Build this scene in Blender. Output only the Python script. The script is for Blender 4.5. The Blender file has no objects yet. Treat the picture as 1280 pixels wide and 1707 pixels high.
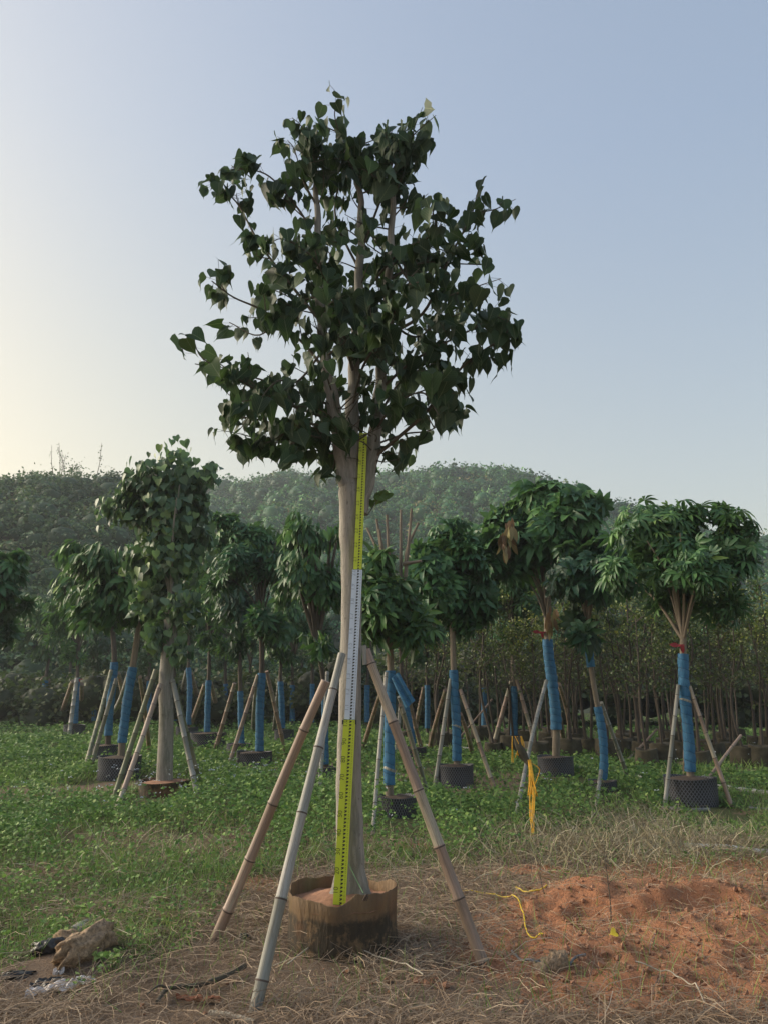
import bpy, math, random
import numpy as np
from mathutils import Vector

R = math.radians
sc = bpy.context.scene
rng = np.random.default_rng(7)
random.seed(7)

# ------------------------------------------------------------------ camera
F_PX, TILT, CAM_H = 1260.0, R(13.24), 1.35
cd = bpy.data.cameras.new('camera'); cam = bpy.data.objects.new('camera', cd)
sc.collection.objects.link(cam)
cam.location = (0, 0, CAM_H); cam.rotation_euler = (R(90) + TILT, 0, 0)
cd.sensor_fit = 'VERTICAL'; cd.sensor_height = 24; cd.lens = F_PX / 1707 * 24
cd.clip_start = 0.05; cd.clip_end = 2000
sc.camera = cam

# ------------------------------------------------------------------ sky and sun
SUN_EL, SUN_AZ = 21.0, -74.0         # azimuth from +Y, negative = left
w = bpy.data.worlds.new('World'); sc.world = w; w.use_nodes = True
nt = w.node_tree; nt.nodes.clear()
sky = nt.nodes.new('ShaderNodeTexSky'); sky.sky_type = 'NISHITA'; sky.sun_disc = False
sky.sun_elevation = R(SUN_EL); sky.sun_rotation = R(SUN_AZ)
sky.air_density = 1.0; sky.dust_density = 3.6; sky.ozone_density = 1.0; sky.altitude = 50
hsv = nt.nodes.new('ShaderNodeHueSaturation'); hsv.inputs['Saturation'].default_value = 1.15
bg = nt.nodes.new('ShaderNodeBackground'); bg.inputs[1].default_value = 0.148
wo = nt.nodes.new('ShaderNodeOutputWorld')
gm = nt.nodes.new('ShaderNodeGamma'); gm.inputs[1].default_value = 0.50
nt.links.new(sky.outputs[0], gm.inputs[0]); 
tcw = nt.nodes.new('ShaderNodeTexCoord'); sxyz = nt.nodes.new('ShaderNodeSeparateXYZ'); tint = nt.nodes.new('ShaderNodeValToRGB')
tint.color_ramp.elements[0].position = 0.0; tint.color_ramp.elements[0].color = (1.10, .95, .70, 1)
tint.color_ramp.elements[1].position = 0.62; tint.color_ramp.elements[1].color = (.88, .895, .92, 1)
e_ = tint.color_ramp.elements.new(.22); e_.color = (1.0, .935, .83, 1)
mx = nt.nodes.new('ShaderNodeMix'); mx.data_type = 'RGBA'; mx.blend_type = 'MULTIPLY'; mx.inputs[0].default_value = 1
nt.links.new(tcw.outputs['Generated'], sxyz.inputs[0]); nt.links.new(sxyz.outputs[2], tint.inputs[0])
nt.links.new(gm.outputs[0], hsv.inputs['Color']); nt.links.new(hsv.outputs[0], mx.inputs[6]); nt.links.new(tint.outputs[0], mx.inputs[7]); 
# low evening warmth on the sun's side of the sky
vd = nt.nodes.new('ShaderNodeVectorMath'); vd.operation = 'DOT_PRODUCT'; vd.inputs[1].default_value = (math.sin(R(SUN_AZ)), math.cos(R(SUN_AZ)), -1.1)
mr = nt.nodes.new('ShaderNodeMapRange'); mr.interpolation_type = 'SMOOTHSTEP'; mr.inputs['From Min'].default_value = -.75; mr.inputs['From Max'].default_value = .75; mr.inputs['To Max'].default_value = .95
wm = nt.nodes.new('ShaderNodeMix'); wm.data_type = 'RGBA'; wm.blend_type = 'MULTIPLY'; wm.inputs[7].default_value = (1.03, .955, .76, 1)
nt.links.new(tcw.outputs['Generated'], vd.inputs[0]); nt.links.new(vd.outputs['Value'], mr.inputs['Value']); nt.links.new(mr.outputs[0], wm.inputs[0])
nt.links.new(mx.outputs[2], wm.inputs[6]); nt.links.new(wm.outputs[2], bg.inputs[0])
nt.links.new(bg.outputs[0], wo.inputs[0])
sl = bpy.data.lights.new('sun', 'SUN'); sl.energy = 2.1; sl.angle = R(38); sl.color = (1.0, 0.88, 0.70)
so = bpy.data.objects.new('sun', sl); sc.collection.objects.link(so)
sd = Vector((math.sin(R(SUN_AZ)) * math.cos(R(SUN_EL)), math.cos(R(SUN_AZ)) * math.cos(R(SUN_EL)), math.sin(R(SUN_EL))))
so.rotation_euler = sd.to_track_quat('Z', 'Y').to_euler()
so.location = (-20, 10, 20)
sc.view_settings.view_transform = 'Standard'; sc.view_settings.look = 'None'
sc.view_settings.gamma = 1; sc.view_settings.exposure = 1.62
sc.cycles.volume_bounces = 1
sc.cycles.max_bounces = 6; sc.cycles.transparent_max_bounces = 6

# ------------------------------------------------------------------ projection helpers
def ray(px, py):
    dx, dy = (px - 640) / F_PX, -(py - 853.5) / F_PX
    s, c = math.sin(TILT), math.cos(TILT)
    return np.array([dx, -s * dy + c, c * dy + s])
def P(px, py, Y):
    d = ray(px, py); t = Y / d[1]
    return np.array([0, 0, CAM_H]) + d * t
def G0(px, py):
    d = ray(px, py); t = -CAM_H / d[2]
    return (d * t)[:2]
def ppm(Y, z=1.0):                    # pixels of the photo per metre at distance Y, height z
    return F_PX / (Y * math.cos(TILT) + (z - CAM_H) * math.sin(TILT))

# ------------------------------------------------------------------ noise
_lat = np.random.default_rng(99).random((256, 256))
def vnoise(x, y):
    x = np.asarray(x, float); y = np.asarray(y, float)
    xi = np.floor(x).astype(int); yi = np.floor(y).astype(int)
    fx = x - xi; fy = y - yi; fx = fx * fx * (3 - 2 * fx); fy = fy * fy * (3 - 2 * fy)
    a = _lat[xi % 256, yi % 256]; b = _lat[(xi + 1) % 256, yi % 256]
    c = _lat[xi % 256, (yi + 1) % 256]; d = _lat[(xi + 1) % 256, (yi + 1) % 256]
    return (a * (1 - fx) + b * fx) * (1 - fy) + (c * (1 - fx) + d * fx) * fy
def fbm(x, y, o=4):
    s = 0; a = 1; t = 0
    for i in range(o):
        s = s + a * vnoise(x * 2 ** i + 17 * i, y * 2 ** i + 31 * i); t += a; a *= 0.5
    return s / t
def sstep(a, b, x):
    t = np.clip((np.asarray(x, float) - a) / (b - a), 0, 1); return t * t * (3 - 2 * t)
def blob(x, y, px, py, rx, ry):
    cx, cy = G0(px, py)
    q = ((x - cx) / rx) ** 2 + ((y - cy) / ry) ** 2
    return np.exp(-q * 1.2)

def red_mask(x, y):
    m = .5 * blob(x, y, 1130, 1560, 1.3, 1.1) + blob(x, y, 900, 1600, .55, .3) * .55 + blob(x, y, 1120, 1670, .6, .2) * .7 + blob(x, y, 1180, 1500, 1.1, .8) * 1.25 + blob(x, y, 1270, 1640, .6, .35) * .8 + blob(x, y, 1330, 1530, .8, .9) + blob(x, y, 1050, 1560, .7, .45) + blob(x, y, 1230, 1590, .9, .55)
    m = m + .9 * blob(x, y, 945, 1655, .14, .12) + .75 * blob(x, y, 850, 1450, .35, .2) + .6 * blob(x, y, 430, 1475, .35, .25) + .5 * blob(x, y, 690, 1410, .3, .25) + blob(x, y, 1230, 1440, .9, .3) * .7
    m = m + .45 * blob(x, y, 850, 1520, .35, .3) + .3 * blob(x, y, 700, 1640, .4, .2)
    return np.clip(m * (0.55 + 0.9 * fbm(x * 2.2, y * 2.2)), 0, 1)
def straw_mask(x, y):
    m = blob(x, y, 1000, 1420, 1.0, .8) + blob(x, y, 1180, 1415, .7, .35) * .8 + blob(x, y, 1060, 1375, .6, .8) * .6
    return np.clip(m * (0.6 + .8 * fbm(x * 3, y * 3)), 0, 1)
def green_mask(x, y):
    edge = 6.35 + .75 * (fbm(x * .9 + 3, y * .9) - .5)
    m = sstep(edge - .35, edge + .45, y)
    m = np.maximum(m, sstep(-.95, -1.5, x + .55 * (fbm(x * 1.7, y * 1.7) - .5) - .25 * (y - 4.5)) * sstep(3.75, 4.3, y + .3 * (x + 1.8)))
    m = m * (1 - .93 * np.clip(straw_mask(x, y) * 1.3, 0, 1)) * (1 - .95 * red_mask(x, y))
    m = m * (1 - .75 * sstep(.54, .70, fbm(x * .55 + 13, y * .55 + 81, 3)) * (y < 16))
    m = m * (1 - .8 * blob(x, y, 60, 1460, .5, .22)) * (1 - .6 * blob(x, y, 40, 1340, .8, .5)) * (1 - .5 * blob(x, y, 225, 1345, .5, .3))
    m = m * (1 - .95 * np.clip(1.6 * blob(x, y, 95, 1630, .32, .25), 0, 1))
    return np.clip(m, 0, 1)
def gz(x, y):
    x = np.asarray(x, float); y = np.asarray(y, float)
    z = .05 * (fbm(x * .7 + 5, y * .7, 3) - .5) + .035 * (fbm(x * 3.1, y * 3.1, 3) - .5)
    near = sstep(14, 8, y) * sstep(-1, 2, y)
    cx, cy = G0(1045, 1515)
    berm = np.exp(-(((x - cx - .25) / .8) ** 4)) * sstep(-.20, -.02, y - cy - .06 * np.sin(x * 7)) * sstep(.75, .1, y - cy)
    z = z + near * .13 * berm * (.7 + .6 * fbm(x * 5, y * 5))
    z = z + near * .10 * blob(x, y, 1230, 1560, .55, .35) + near * .06 * blob(x, y, 150, 1600, .3, .25)
    z = z - near * .05 * blob(x, y, 1100, 1490, .3, .18)
    z = z + near * .035 * red_mask(x, y) * ((fbm(x * 12, y * 12, 3) - .5) * 2.6 + (fbm(x * 4 + 7, y * 4, 2) - .5) * 2)
    return z
def G(px, py, dz=0.0):
    x, y = G0(px, py)
    return np.array([x, y, float(gz(x, y)) + dz])

# ------------------------------------------------------------------ mesh building
class MB:
    """collects pieces of geometry that become ONE mesh"""
    def __init__(s): s.V = []; s.T = []; s.Q = []; s.n = 0; s.r = []; s.tc = []; s.tm = []; s.qm = []
    def add(s, V, F, rnd=0.5, tc=None, mi=0):
        V = np.asarray(V, float); F = np.asarray(F, int)
        if len(V) == 0 or len(F) == 0: return s
        s.V.append(V); s.r.append(np.broadcast_to(np.asarray(rnd, float), (len(V),)))
        s.tc.append(V if tc is None else np.asarray(tc, float))
        m = np.broadcast_to(np.asarray(mi, int), (len(F),))
        if F.shape[1] == 3: s.T.append(F + s.n); s.tm.append(m)
        else: s.Q.append(F + s.n); s.qm.append(m)
        s.n += len(V); return s
    def build(s, name, mats, base=(0, 0, 0), parent=None, smooth=True):
        V = np.concatenate(s.V) - np.asarray(base, float)
        T = np.concatenate(s.T) if s.T else np.zeros((0, 3), int)
        Q = np.concatenate(s.Q) if s.Q else np.zeros((0, 4), int)
        me = bpy.data.meshes.new(name)
        me.vertices.add(len(V)); me.vertices.foreach_set('co', V.astype(np.float32).ravel())
        nl = T.size + Q.size; me.loops.add(nl)
        me.loops.foreach_set('vertex_index', np.concatenate([T.ravel(), Q.ravel()]).astype(np.int32))
        me.polygons.add(len(T) + len(Q))
        st = np.concatenate([np.arange(len(T)) * 3, T.size + np.arange(len(Q)) * 4]).astype(np.int32)
        me.polygons.foreach_set('loop_start', st)
        mi = np.concatenate([*(s.tm or [np.zeros(0, int)]), *(s.qm or [np.zeros(0, int)])]).astype(np.int32)
        me.polygons.foreach_set('material_index', mi)
        me.polygons.foreach_set('use_smooth', np.full(len(mi), smooth))
        a = me.attributes.new('rnd', 'FLOAT', 'POINT'); a.data.foreach_set('value', np.concatenate(s.r).astype(np.float32))
        a = me.attributes.new('tc', 'FLOAT_VECTOR', 'POINT'); a.data.foreach_set('vector', np.concatenate(s.tc).astype(np.float32).ravel())
        for m in (mats if isinstance(mats, (list, tuple)) else [mats]): me.materials.append(m)
        me.update(calc_edges=True); me.validate()
        o = bpy.data.objects.new(name, me); sc.collection.objects.link(o)
        if parent is None: o.location = base
        else: o.parent = parent
        return o

def tag(o, label=None, cat=None, group=None, kind=None):
    if label: o['label'] = label
    if cat: o['category'] = cat
    if group: o['group'] = group
    if kind: o['kind'] = kind
    return o
def empty(name, loc, label, cat, group=None):
    o = bpy.data.objects.new(name, None); sc.collection.objects.link(o)
    o.location = loc; o.empty_display_size = .1
    return tag(o, label, cat, group)

def smooth_path(pts, n=6):
    """Catmull-Rom through points"""
    p = np.asarray(pts, float)
    if len(p) < 3: 
        t = np.linspace(0, 1, n + 1)[:, None]; return p[0] * (1 - t) + p[-1] * t
    q = np.vstack([2 * p[0] - p[1], p, 2 * p[-1] - p[-2]]); out = []
    for i in range(1, len(q) - 2):
        t = np.linspace(0, 1, n, endpoint=False)[:, None]
        a, b, c, d = q[i - 1], q[i], q[i + 1], q[i + 2]
        out.append(.5 * (2 * b + (c - a) * t + (2 * a - 5 * b + 4 * c - d) * t * t + (3 * b - a - 3 * c + d) * t ** 3))
    out.append(p[-1:]); return np.vstack(out)
def tube(mb, path, rad, seg=8, rnd=.5, mi=0, cap=True, rmod=None, ringmi=None, ts=1.0):
    path = np.asarray(path, float); m = len(path)
    rad = np.broadcast_to(np.asarray(rad, float), (m,))
    d = np.gradient(path, axis=0); d /= np.linalg.norm(d, axis=1)[:, None] + 1e-9
    ref = np.array([1., 0, 0]) if abs(d[0][0]) < .8 else np.array([0, 1., 0])
    u = ref - (d @ ref)[:, None] * d; u /= np.linalg.norm(u, axis=1)[:, None]
    v = np.cross(d, u)
    a = np.arange(seg) * 2 * math.pi / seg
    rr = rad[:, None] * np.ones((1, seg))
    if rmod is not None: rr = rr * rmod(np.linspace(0, 1, m)[:, None], a[None, :], path)
    V = path[:, None, :] + rr[..., None] * (np.cos(a)[None, :, None] * u[:, None, :] + np.sin(a)[None, :, None] * v[:, None, :])
    L = np.concatenate([[0], np.cumsum(np.linalg.norm(np.diff(path, axis=0), axis=1))])
    tc = np.stack([np.broadcast_to(np.cos(a), (m, seg)), np.broadcast_to(np.sin(a), (m, seg)), np.broadcast_to(L[:, None] * ts, (m, seg))], -1).reshape(-1, 3)
    i = np.arange(m - 1)[:, None] * seg; j = np.arange(seg)[None, :]; k = (j + 1) % seg
    Q = np.stack([i + j, i + k, i + seg + k, i + seg + j], -1).reshape(-1, 4)
    mm = mi if ringmi is None else np.repeat(ringmi[:m - 1], seg)
    rn = rnd if np.ndim(rnd) == 0 else np.repeat(rnd, seg)
    mb.add(V.reshape(-1, 3), Q, rn, tc, mm)
    if cap:
        for e, c in ((0, path[0]), (m - 1, path[-1])):
            ring = V[e]; n = len(ring)
            VV = np.vstack([ring, c[None]])
            jj = np.arange(n); kk = (jj + 1) % n
            T = np.stack([jj, kk, np.full(n, n)], -1) if e else np.stack([kk, jj, np.full(n, n)], -1)
            tcc = np.tile(np.array([[.1, .1, L[e] * ts]]), (n + 1, 1))
            mb.add(VV, T, .5 if np.ndim(rnd) else rnd, tcc, mi)
def lathe(mb, prof, c, seg=32, rnd=.5, mi=0, rmod=None):
    """prof: list of (r,z); c centre"""
    pr = np.asarray(prof, float); m = len(pr); a = np.arange(seg) * 2 * math.pi / seg
    rr = pr[:, :1] * np.ones((1, seg)); zz = pr[:, 1:] * np.ones((1, seg))
    if rmod: rr, zz = rmod(rr, zz, a[None, :])
    V = np.stack([c[0] + rr * np.cos(a), c[1] + rr * np.sin(a), c[2] + zz], -1).reshape(-1, 3)
    tc = np.stack([np.broadcast_to(a, (m, seg)), zz, rr], -1).reshape(-1, 3)
    i = np.arange(m - 1)[:, None] * seg; j = np.arange(seg)[None, :]; k = (j + 1) % seg
    Q = np.stack([i + j, i + k, i + seg + k, i + seg + j], -1).reshape(-1, 4)
    mb.add(V, Q, rnd, tc, mi)
def box(mb, c, sx, sy, sz, rnd=.5, mi=0, M=None):
    V = np.array([[x, y, z] for x in (-.5, .5) for y in (-.5, .5) for z in (-.5, .5)]) * [sx, sy, sz]
    if M is not None: V = V @ np.asarray(M).T
    mb.add(V + np.asarray(c), [[0, 1, 3, 2], [4, 6, 7, 5], [0, 4, 5, 1], [2, 3, 7, 6], [0, 2, 6, 4], [1, 5, 7, 3]], rnd, None, mi)

def norm(v): return v / (np.linalg.norm(v, axis=-1, keepdims=True) + 1e-9)
def frames(d, n):
    """rotation matrices whose -Y axis is d (leaf tip) and whose Z is close to n"""
    y = -norm(d); z = norm(n - np.sum(n * y, -1, keepdims=True) * y); x = np.cross(y, z)
    return np.stack([x, y, z], -1)
def inst(mb, tv, tf, pos, Rm, S, rnd=None, mi=0):
    m, n = len(pos), len(tv)
    if m == 0: return
    S = np.asarray(S, float)
    if S.ndim == 1: S = S[:, None] * np.ones((1, 3))
    V = np.einsum('mij,mnj->mni', Rm, tv[None] * S[:, None, :]) + pos[:, None, :]
    Fa = (tf[None] + (np.arange(m) * n)[:, None, None]).reshape(-1, tf.shape[1])
    r = rng.random(m) if rnd is None else rnd
    mb.add(V.reshape(-1, 3), Fa, np.repeat(r, n), np.tile(tv, (m, 1)), mi)

# ------------------------------------------------------------------ leaf templates (tip along -Y, face +Z)
def strip_leaf(prof, fold=.25, droop=.15, tip=-1.0):
    """prof: list of (halfwidth, y); returns verts/tris with a folded midrib"""
    V = []; 
    for hw, y, ry in prof:
        zc = -droop * y * y
        V += [[-hw, y, zc + fold * hw], [0, ry, zc], [hw, y, zc + fold * hw]]
    k = len(prof); T = []
    for i in range(k - 1):
        a = i * 3; b = a + 3
        T += [[a, b, b + 1], [a, b + 1, a + 1], [a + 1, b + 1, b + 2], [a + 1, b + 2, a + 2]]
    return np.array(V, float), np.array(T)
HEART = strip_leaf([(.20, .10, 0), (.40, .09, -.04), (.52, -.10, -.12), (.50, -.34, -.34), (.34, -.60, -.60), (.14, -.80, -.80), (.035, -.93, -.93), (.004, -1.18, -1.18)], .28, .18)
LANCE = strip_leaf([(.02, 0, 0), (.13, -.25, -.25), (.16, -.5, -.5), (.11, -.78, -.78), (.005, -1, -1)], .35, .22)
DIAM = (np.array([[0, 0, 0], [-.32, -.45, .08], [0, -1, -.05], [.32, -.45, .08]], float), np.array([[0, 1, 2], [0, 2, 3]]))
def palmate(n=7, wid=.15, spread=125, inner=0.0, droop=.5):
    Vs, Ts, o = [], [], 0
    for i in range(n):
        a = R(-spread + 2 * spread * i / (n - 1)); ln = 1 - .38 * abs(i - (n - 1) / 2) / ((n - 1) / 2) ** 1
        pv = [(0, .0), (wid * .55 if not inner else wid * 1.3, .25), (wid, .52), (wid * .78, .78), (0, 1)]
        V = []
        for hw, t in pv:
            for s in (-1, 0, 1):
                x = s * hw; y = -t * ln; z = -droop * (t * ln) ** 2 + .4 * abs(x)
                V.append([x * math.cos(a) - y * math.sin(a), x * math.sin(a) + y * math.cos(a), z])
        for q in range(4):
            b = o + q * 3
            Ts += [[b, b + 3, b + 4], [b, b + 4, b + 1], [b + 1, b + 4, b + 5], [b + 1, b + 5, b + 2]]
        Vs += V; o += 15
    return np.array(Vs), np.array(Ts)
PALM = palmate(7, .125, 125, 0, .55)
LOBED = palmate(7, .17, 120, 1, .45)

# ------------------------------------------------------------------ materials
def newmat(name):
    m = bpy.data.materials.new(name); m.use_nodes = True; t = m.node_tree; t.nodes.clear()
    o = t.nodes.new('ShaderNodeOutputMaterial'); b = t.nodes.new('ShaderNodeBsdfPrincipled')
    t.links.new(b.outputs[0], o.inputs[0]); return m, t, b, o
def nd(t, ty, **k):
    n = t.nodes.new(ty)
    for a, v in k.items(): setattr(n, a, v)
    return n
def attr(t, name): return nd(t, 'ShaderNodeAttribute', attribute_name=name)
def ramp(t, fac, stops):
    r = t.nodes.new('ShaderNodeValToRGB'); e = r.color_ramp.elements
    while len(e) < len(stops): e.new(.5)
    for i, (p, c) in enumerate(stops): e[i].position = p; e[i].color = (*c, 1)
    t.links.new(fac, r.inputs[0]); return r.outputs[0]
def mixc(t, f, a, b, mode='MIX'):
    m = nd(t, 'ShaderNodeMix', data_type='RGBA', blend_type=mode)
    for s, v in ((m.inputs[0], f), (m.inputs[6], a), (m.inputs[7], b)):
        if isinstance(v, (int, float)): s.default_value = v
        elif isinstance(v, tuple): s.default_value = (*v, 1)
        else: t.links.new(v, s)
    return m.outputs[2]
def mth(t, op, a, b=None, c=None, clamp=False):
    m = nd(t, 'ShaderNodeMath', operation=op); m.use_clamp = clamp
    for i, v in enumerate((a, b, c)):
        if v is None: continue
        if isinstance(v, (int, float)): m.inputs[i].default_value = v
        else: t.links.new(v, m.inputs[i])
    return m.outputs[0]
def noise(t, vec=None, scale=5, detail=4, rough=.6, scl=None):
    n = nd(t, 'ShaderNodeTexNoise'); n.inputs['Scale'].default_value = scale; n.inputs['Detail'].default_value = detail; n.inputs['Roughness'].default_value = rough
    if vec is not None:
        if scl:
            mp = nd(t, 'ShaderNodeMapping'); mp.inputs['Scale'].default_value = scl
            t.links.new(vec, mp.inputs[0]); vec = mp.outputs[0]
        t.links.new(vec, n.inputs['Vector'])
    return n.outputs['Fac']
def bump(t, b, h, strength=.3, dist=.01):
    n = nd(t, 'ShaderNodeBump'); n.inputs['Strength'].default_value = strength; n.inputs['Distance'].default_value = dist
    t.links.new(h, n.inputs['Height']); t.links.new(n.outputs[0], b.inputs['Normal'])
def geo_pos(t): return nd(t, 'ShaderNodeNewGeometry').outputs['Position']

def leaf_mat(name, stops, trans=.3, rough=.45, back=None, tcol=(.10, .22, .03), spec=.5, drift=0):
    m, t, b, o = newmat(name)
    c = ramp(t, attr(t, 'rnd').outputs['Fac'], stops)
    if drift:      # every tree has its own shade of green
        oi = nd(t, 'ShaderNodeObjectInfo'); c = mixc(t, drift, c, ramp(t, oi.outputs['Random'], [(0, (.55, .75, .8)), (.35, (1, 1, 1)), (.7, (1.5, 1.3, .8)), (1, (.9, .8, .7))]), 'MULTIPLY')
    if back:
        g = nd(t, 'ShaderNodeNewGeometry')
        c = mixc(t, g.outputs['Backfacing'], c, mixc(t, .65, c, back))
    if name.startswith('fig'):      # midrib and side veins, in the leaf's own coordinates
        sp = nd(t, 'ShaderNodeSeparateXYZ'); t.links.new(attr(t, 'tc').outputs['Vector'], sp.inputs[0]); ax_ = mth(t, 'ABSOLUTE', sp.outputs[0])
        v1 = mth(t, 'LESS_THAN', ax_, .022); v2 = mth(t, 'LESS_THAN', mth(t, 'FRACT', mth(t, 'ADD', mth(t, 'MULTIPLY', sp.outputs[1], 6.5), mth(t, 'MULTIPLY', ax_, -6.0))), .13)
        c = mixc(t, mth(t, 'MAXIMUM', mth(t, 'MULTIPLY', v1, .6), mth(t, 'MULTIPLY', v2, .3)), c, (.16, .21, .11))
    t.links.new(c, b.inputs['Base Color']); b.inputs['Roughness'].default_value = rough
    b.inputs['Specular IOR Level'].default_value = spec
    if trans > 0:
        tr = nd(t, 'ShaderNodeBsdfTranslucent'); ms = nd(t, 'ShaderNodeMixShader'); ms.inputs[0].default_value = trans
        t.links.new(mixc(t, .5, c, tcol), tr.inputs[0])
        t.links.new(b.outputs[0], ms.inputs[1]); t.links.new(tr.outputs[0], ms.inputs[2]); t.links.new(ms.outputs[0], o.inputs[0])
    return m
def bark_mat(name, c1, c2, c3, spots=.35, zs=3.0, bs=.5, horiz=True):
    m, t, b, o = newmat(name); tc = attr(t, 'tc').outputs['Vector']
    n1 = noise(t, tc, 1.6, 5, .65, (1, 1, zs)); n2 = noise(t, tc, 5, 4, .7, (1, 1, 10 if horiz else 2)); n3 = noise(t, tc, 2.2, 3, .5, (1, 1, 7))
    c = ramp(t, n1, [(.3, c1), (.7, c2)])
    c = mixc(t, mth(t, 'MULTIPLY', mth(t, 'GREATER_THAN', n2, .66), spots), c, c3)
    c = mixc(t, mth(t, 'MULTIPLY', ramp_f(t, n3, .62, .75), spots), c, c3)
    c = mixc(t, mth(t, 'MULTIPLY', ramp_f(t, noise(t, tc, 1.3, 5, .7, (1, 1, 1.6)), .48, .62), .6), c, tuple(x * y for x, y in zip(c1, (.55, .62, .52))))
    c = mixc(t, mth(t, 'MULTIPLY', ramp_f(t, noise(t, tc, 26, 2, .5, (1, 1, .5)), .68, .74), .7), c, c3)
    t.links.new(c, b.inputs['Base Color']); b.inputs['Roughness'].default_value = .85
    bump(t, b, n2, bs, .012); return m
def ramp_f(t, f, a, b):
    m = nd(t, 'ShaderNodeMapRange'); m.interpolation_type = 'SMOOTHSTEP'
    m.inputs['From Min'].default_value = a; m.inputs['From Max'].default_value = b; t.links.new(f, m.inputs['Value']); return m.outputs[0]
def plain(name, c, rough=.7, var=.25, sc_=8, bs=.0, spec=.5):
    m, t, b, o = newmat(name); n = noise(t, geo_pos(t), sc_, 4, .6)
    d = tuple(x * (1 - var) for x in c); e = tuple(min(1, x * (1 + var)) for x in c)
    t.links.new(ramp(t, n, [(.3, d), (.7, e)]), b.inputs['Base Color']); b.inputs['Roughness'].default_value = rough
    b.inputs['Specular IOR Level'].default_value = spec
    if bs: bump(t, b, n, bs, .01)
    return m

M = {}
M['fig'] = leaf_mat('fig_leaf', [(0, (.014, .030, .017)), (.45, (.026, .056, .026)), (.8, (.048, .095, .034)), (.94, (.085, .14, .04)), (1, (.20, .21, .05))], .22, .55, (.075, .115, .08), (.08, .15, .03), spec=.22)
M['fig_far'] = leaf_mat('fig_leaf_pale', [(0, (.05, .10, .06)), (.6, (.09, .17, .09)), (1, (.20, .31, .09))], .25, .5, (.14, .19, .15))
M['palm'] = leaf_mat('palmate_leaf', [(0, (.025, .075, .035)), (.5, (.06, .155, .06)), (.82, (.13, .27, .08)), (1, (.24, .36, .09))], .28, .5, (.08, .14, .08), drift=.8)
M['palm_dark'] = leaf_mat('dark_leaf', [(0, (0.022, 0.058, 0.029)), (.7, (0.042, 0.108, 0.048)), (1, (0.096, 0.192, 0.054))], .22, .5, (.07, .12, .07), drift=.8)
M['dead'] = leaf_mat('dead_leaf', [(0, (.16, .09, .05)), (.6, (.26, .17, .09)), (1, (.30, .28, .12))], .2, .7, None, (.2, .12, .05))
M['small'] = leaf_mat('sapling_leaf', [(0, (.05, .07, .035)), (.45, (.09, .125, .05)), (.75, (.17, .22, .06)), (1, (.34, .35, .08))], .25, .5, drift=.8)
M['hill'] = leaf_mat('hill_leaf', [(0, (.012, .052, .026)), (.4, (.04, .155, .058)), (.8, (.13, .32, .10)), (1, (.24, .21, .09))], .15, .6, None, (.05, .11, .03), .3)
M['shrub'] = leaf_mat('shrub_leaf', [(0, (.030, .065, .038)), (.45, (.08, .155, .075)), (.85, (.16, .26, .095)), (1, (.22, .21, .12))], .2, .6, None, (.07, .11, .04), .3)
M['weed'] = leaf_mat('weed_leaf', [(0, (.05, .11, .032)), (.4, (.12, .23, .06)), (.75, (.24, .37, .09)), (1, (.38, .48, .15))], .3, .6, (.09, .15, .07), spec=.3)
M['grass'] = leaf_mat('grass_blade', [(0, (.10, .17, .05)), (.6, (.20, .33, .08)), (.9, (.34, .42, .12)), (1, (.48, .44, .22))], .3, .55)
M['dry'] = leaf_mat('dry_grass', [(0, (.15, .105, .075)), (.5, (.30, .225, .16)), (.85, (.42, .33, .24)), (1, (.55, .47, .36))], .1, .8, None, (.3, .2, .1), .2)
M['straw'] = leaf_mat('straw', [(0, (0.180, 0.156, 0.096)), (.6, (0.324, 0.288, 0.192)), (1, (0.504, 0.456, 0.336))], .15, .7, None, (.3, .24, .12), .3)
M['bark'] = bark_mat('fig_bark', (.185, .17, .15), (.345, .32, .285), (.075, .066, .056), .85, 1.2)
M['bark_grey'] = bark_mat('grey_bark', (.16, .13, .10), (.27, .22, .17), (.07, .055, .04), .5, 1.5)
M['bark_dark'] = bark_mat('dark_bark', (.065, .05, .042), (.12, .095, .075), (.035, .028, .022), .5, 1.5)
M['twig'] = bark_mat('twig_bark', (.07, .06, .045), (.13, .11, .08), (.04, .03, .02), .3)

def wrap_mat():
    m, t, b, o = newmat('blue_wrap'); tc = attr(t, 'tc').outputs['Vector']
    n = noise(t, tc, 1.5, 4, .6, (1, 1, 8)); fine = noise(t, tc, 3, 3, .6, (2, 2, 45))
    c = ramp(t, n, [(.25, (.016, .09, .20)), (.55, (.026, .14, .28)), (.8, (.06, .20, .33))])
    c = mixc(t, ramp_f(t, noise(t, tc, 2.5, 3), .62, .75), c, (.08, .10, .11))
    sp = nd(t, 'ShaderNodeSeparateXYZ'); t.links.new(tc, sp.inputs[0]); an = mth(t, 'DIVIDE', mth(t, 'ARCTAN2', sp.outputs[1], sp.outputs[0]), 6.2832)
    lay = mth(t, 'ADD', mth(t, 'MULTIPLY', sp.outputs[2], 9.0), an); fr = mth(t, 'FRACT', mth(t, 'ADD', lay, mth(t, 'MULTIPLY', n, .5)))
    c = mixc(t, mth(t, 'MULTIPLY', mth(t, 'LESS_THAN', fr, .09), .6), c, (.012, .05, .11)); c = mixc(t, mth(t, 'MULTIPLY', fr, .25), c, (.09, .22, .33))
    t.links.new(c, b.inputs['Base Color']); b.inputs['Roughness'].default_value = .75
    bump(t, b, mth(t, 'ADD', mth(t, 'MULTIPLY', fine, .6), fr), .8, .012); return m
M['wrap'] = wrap_mat()
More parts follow.
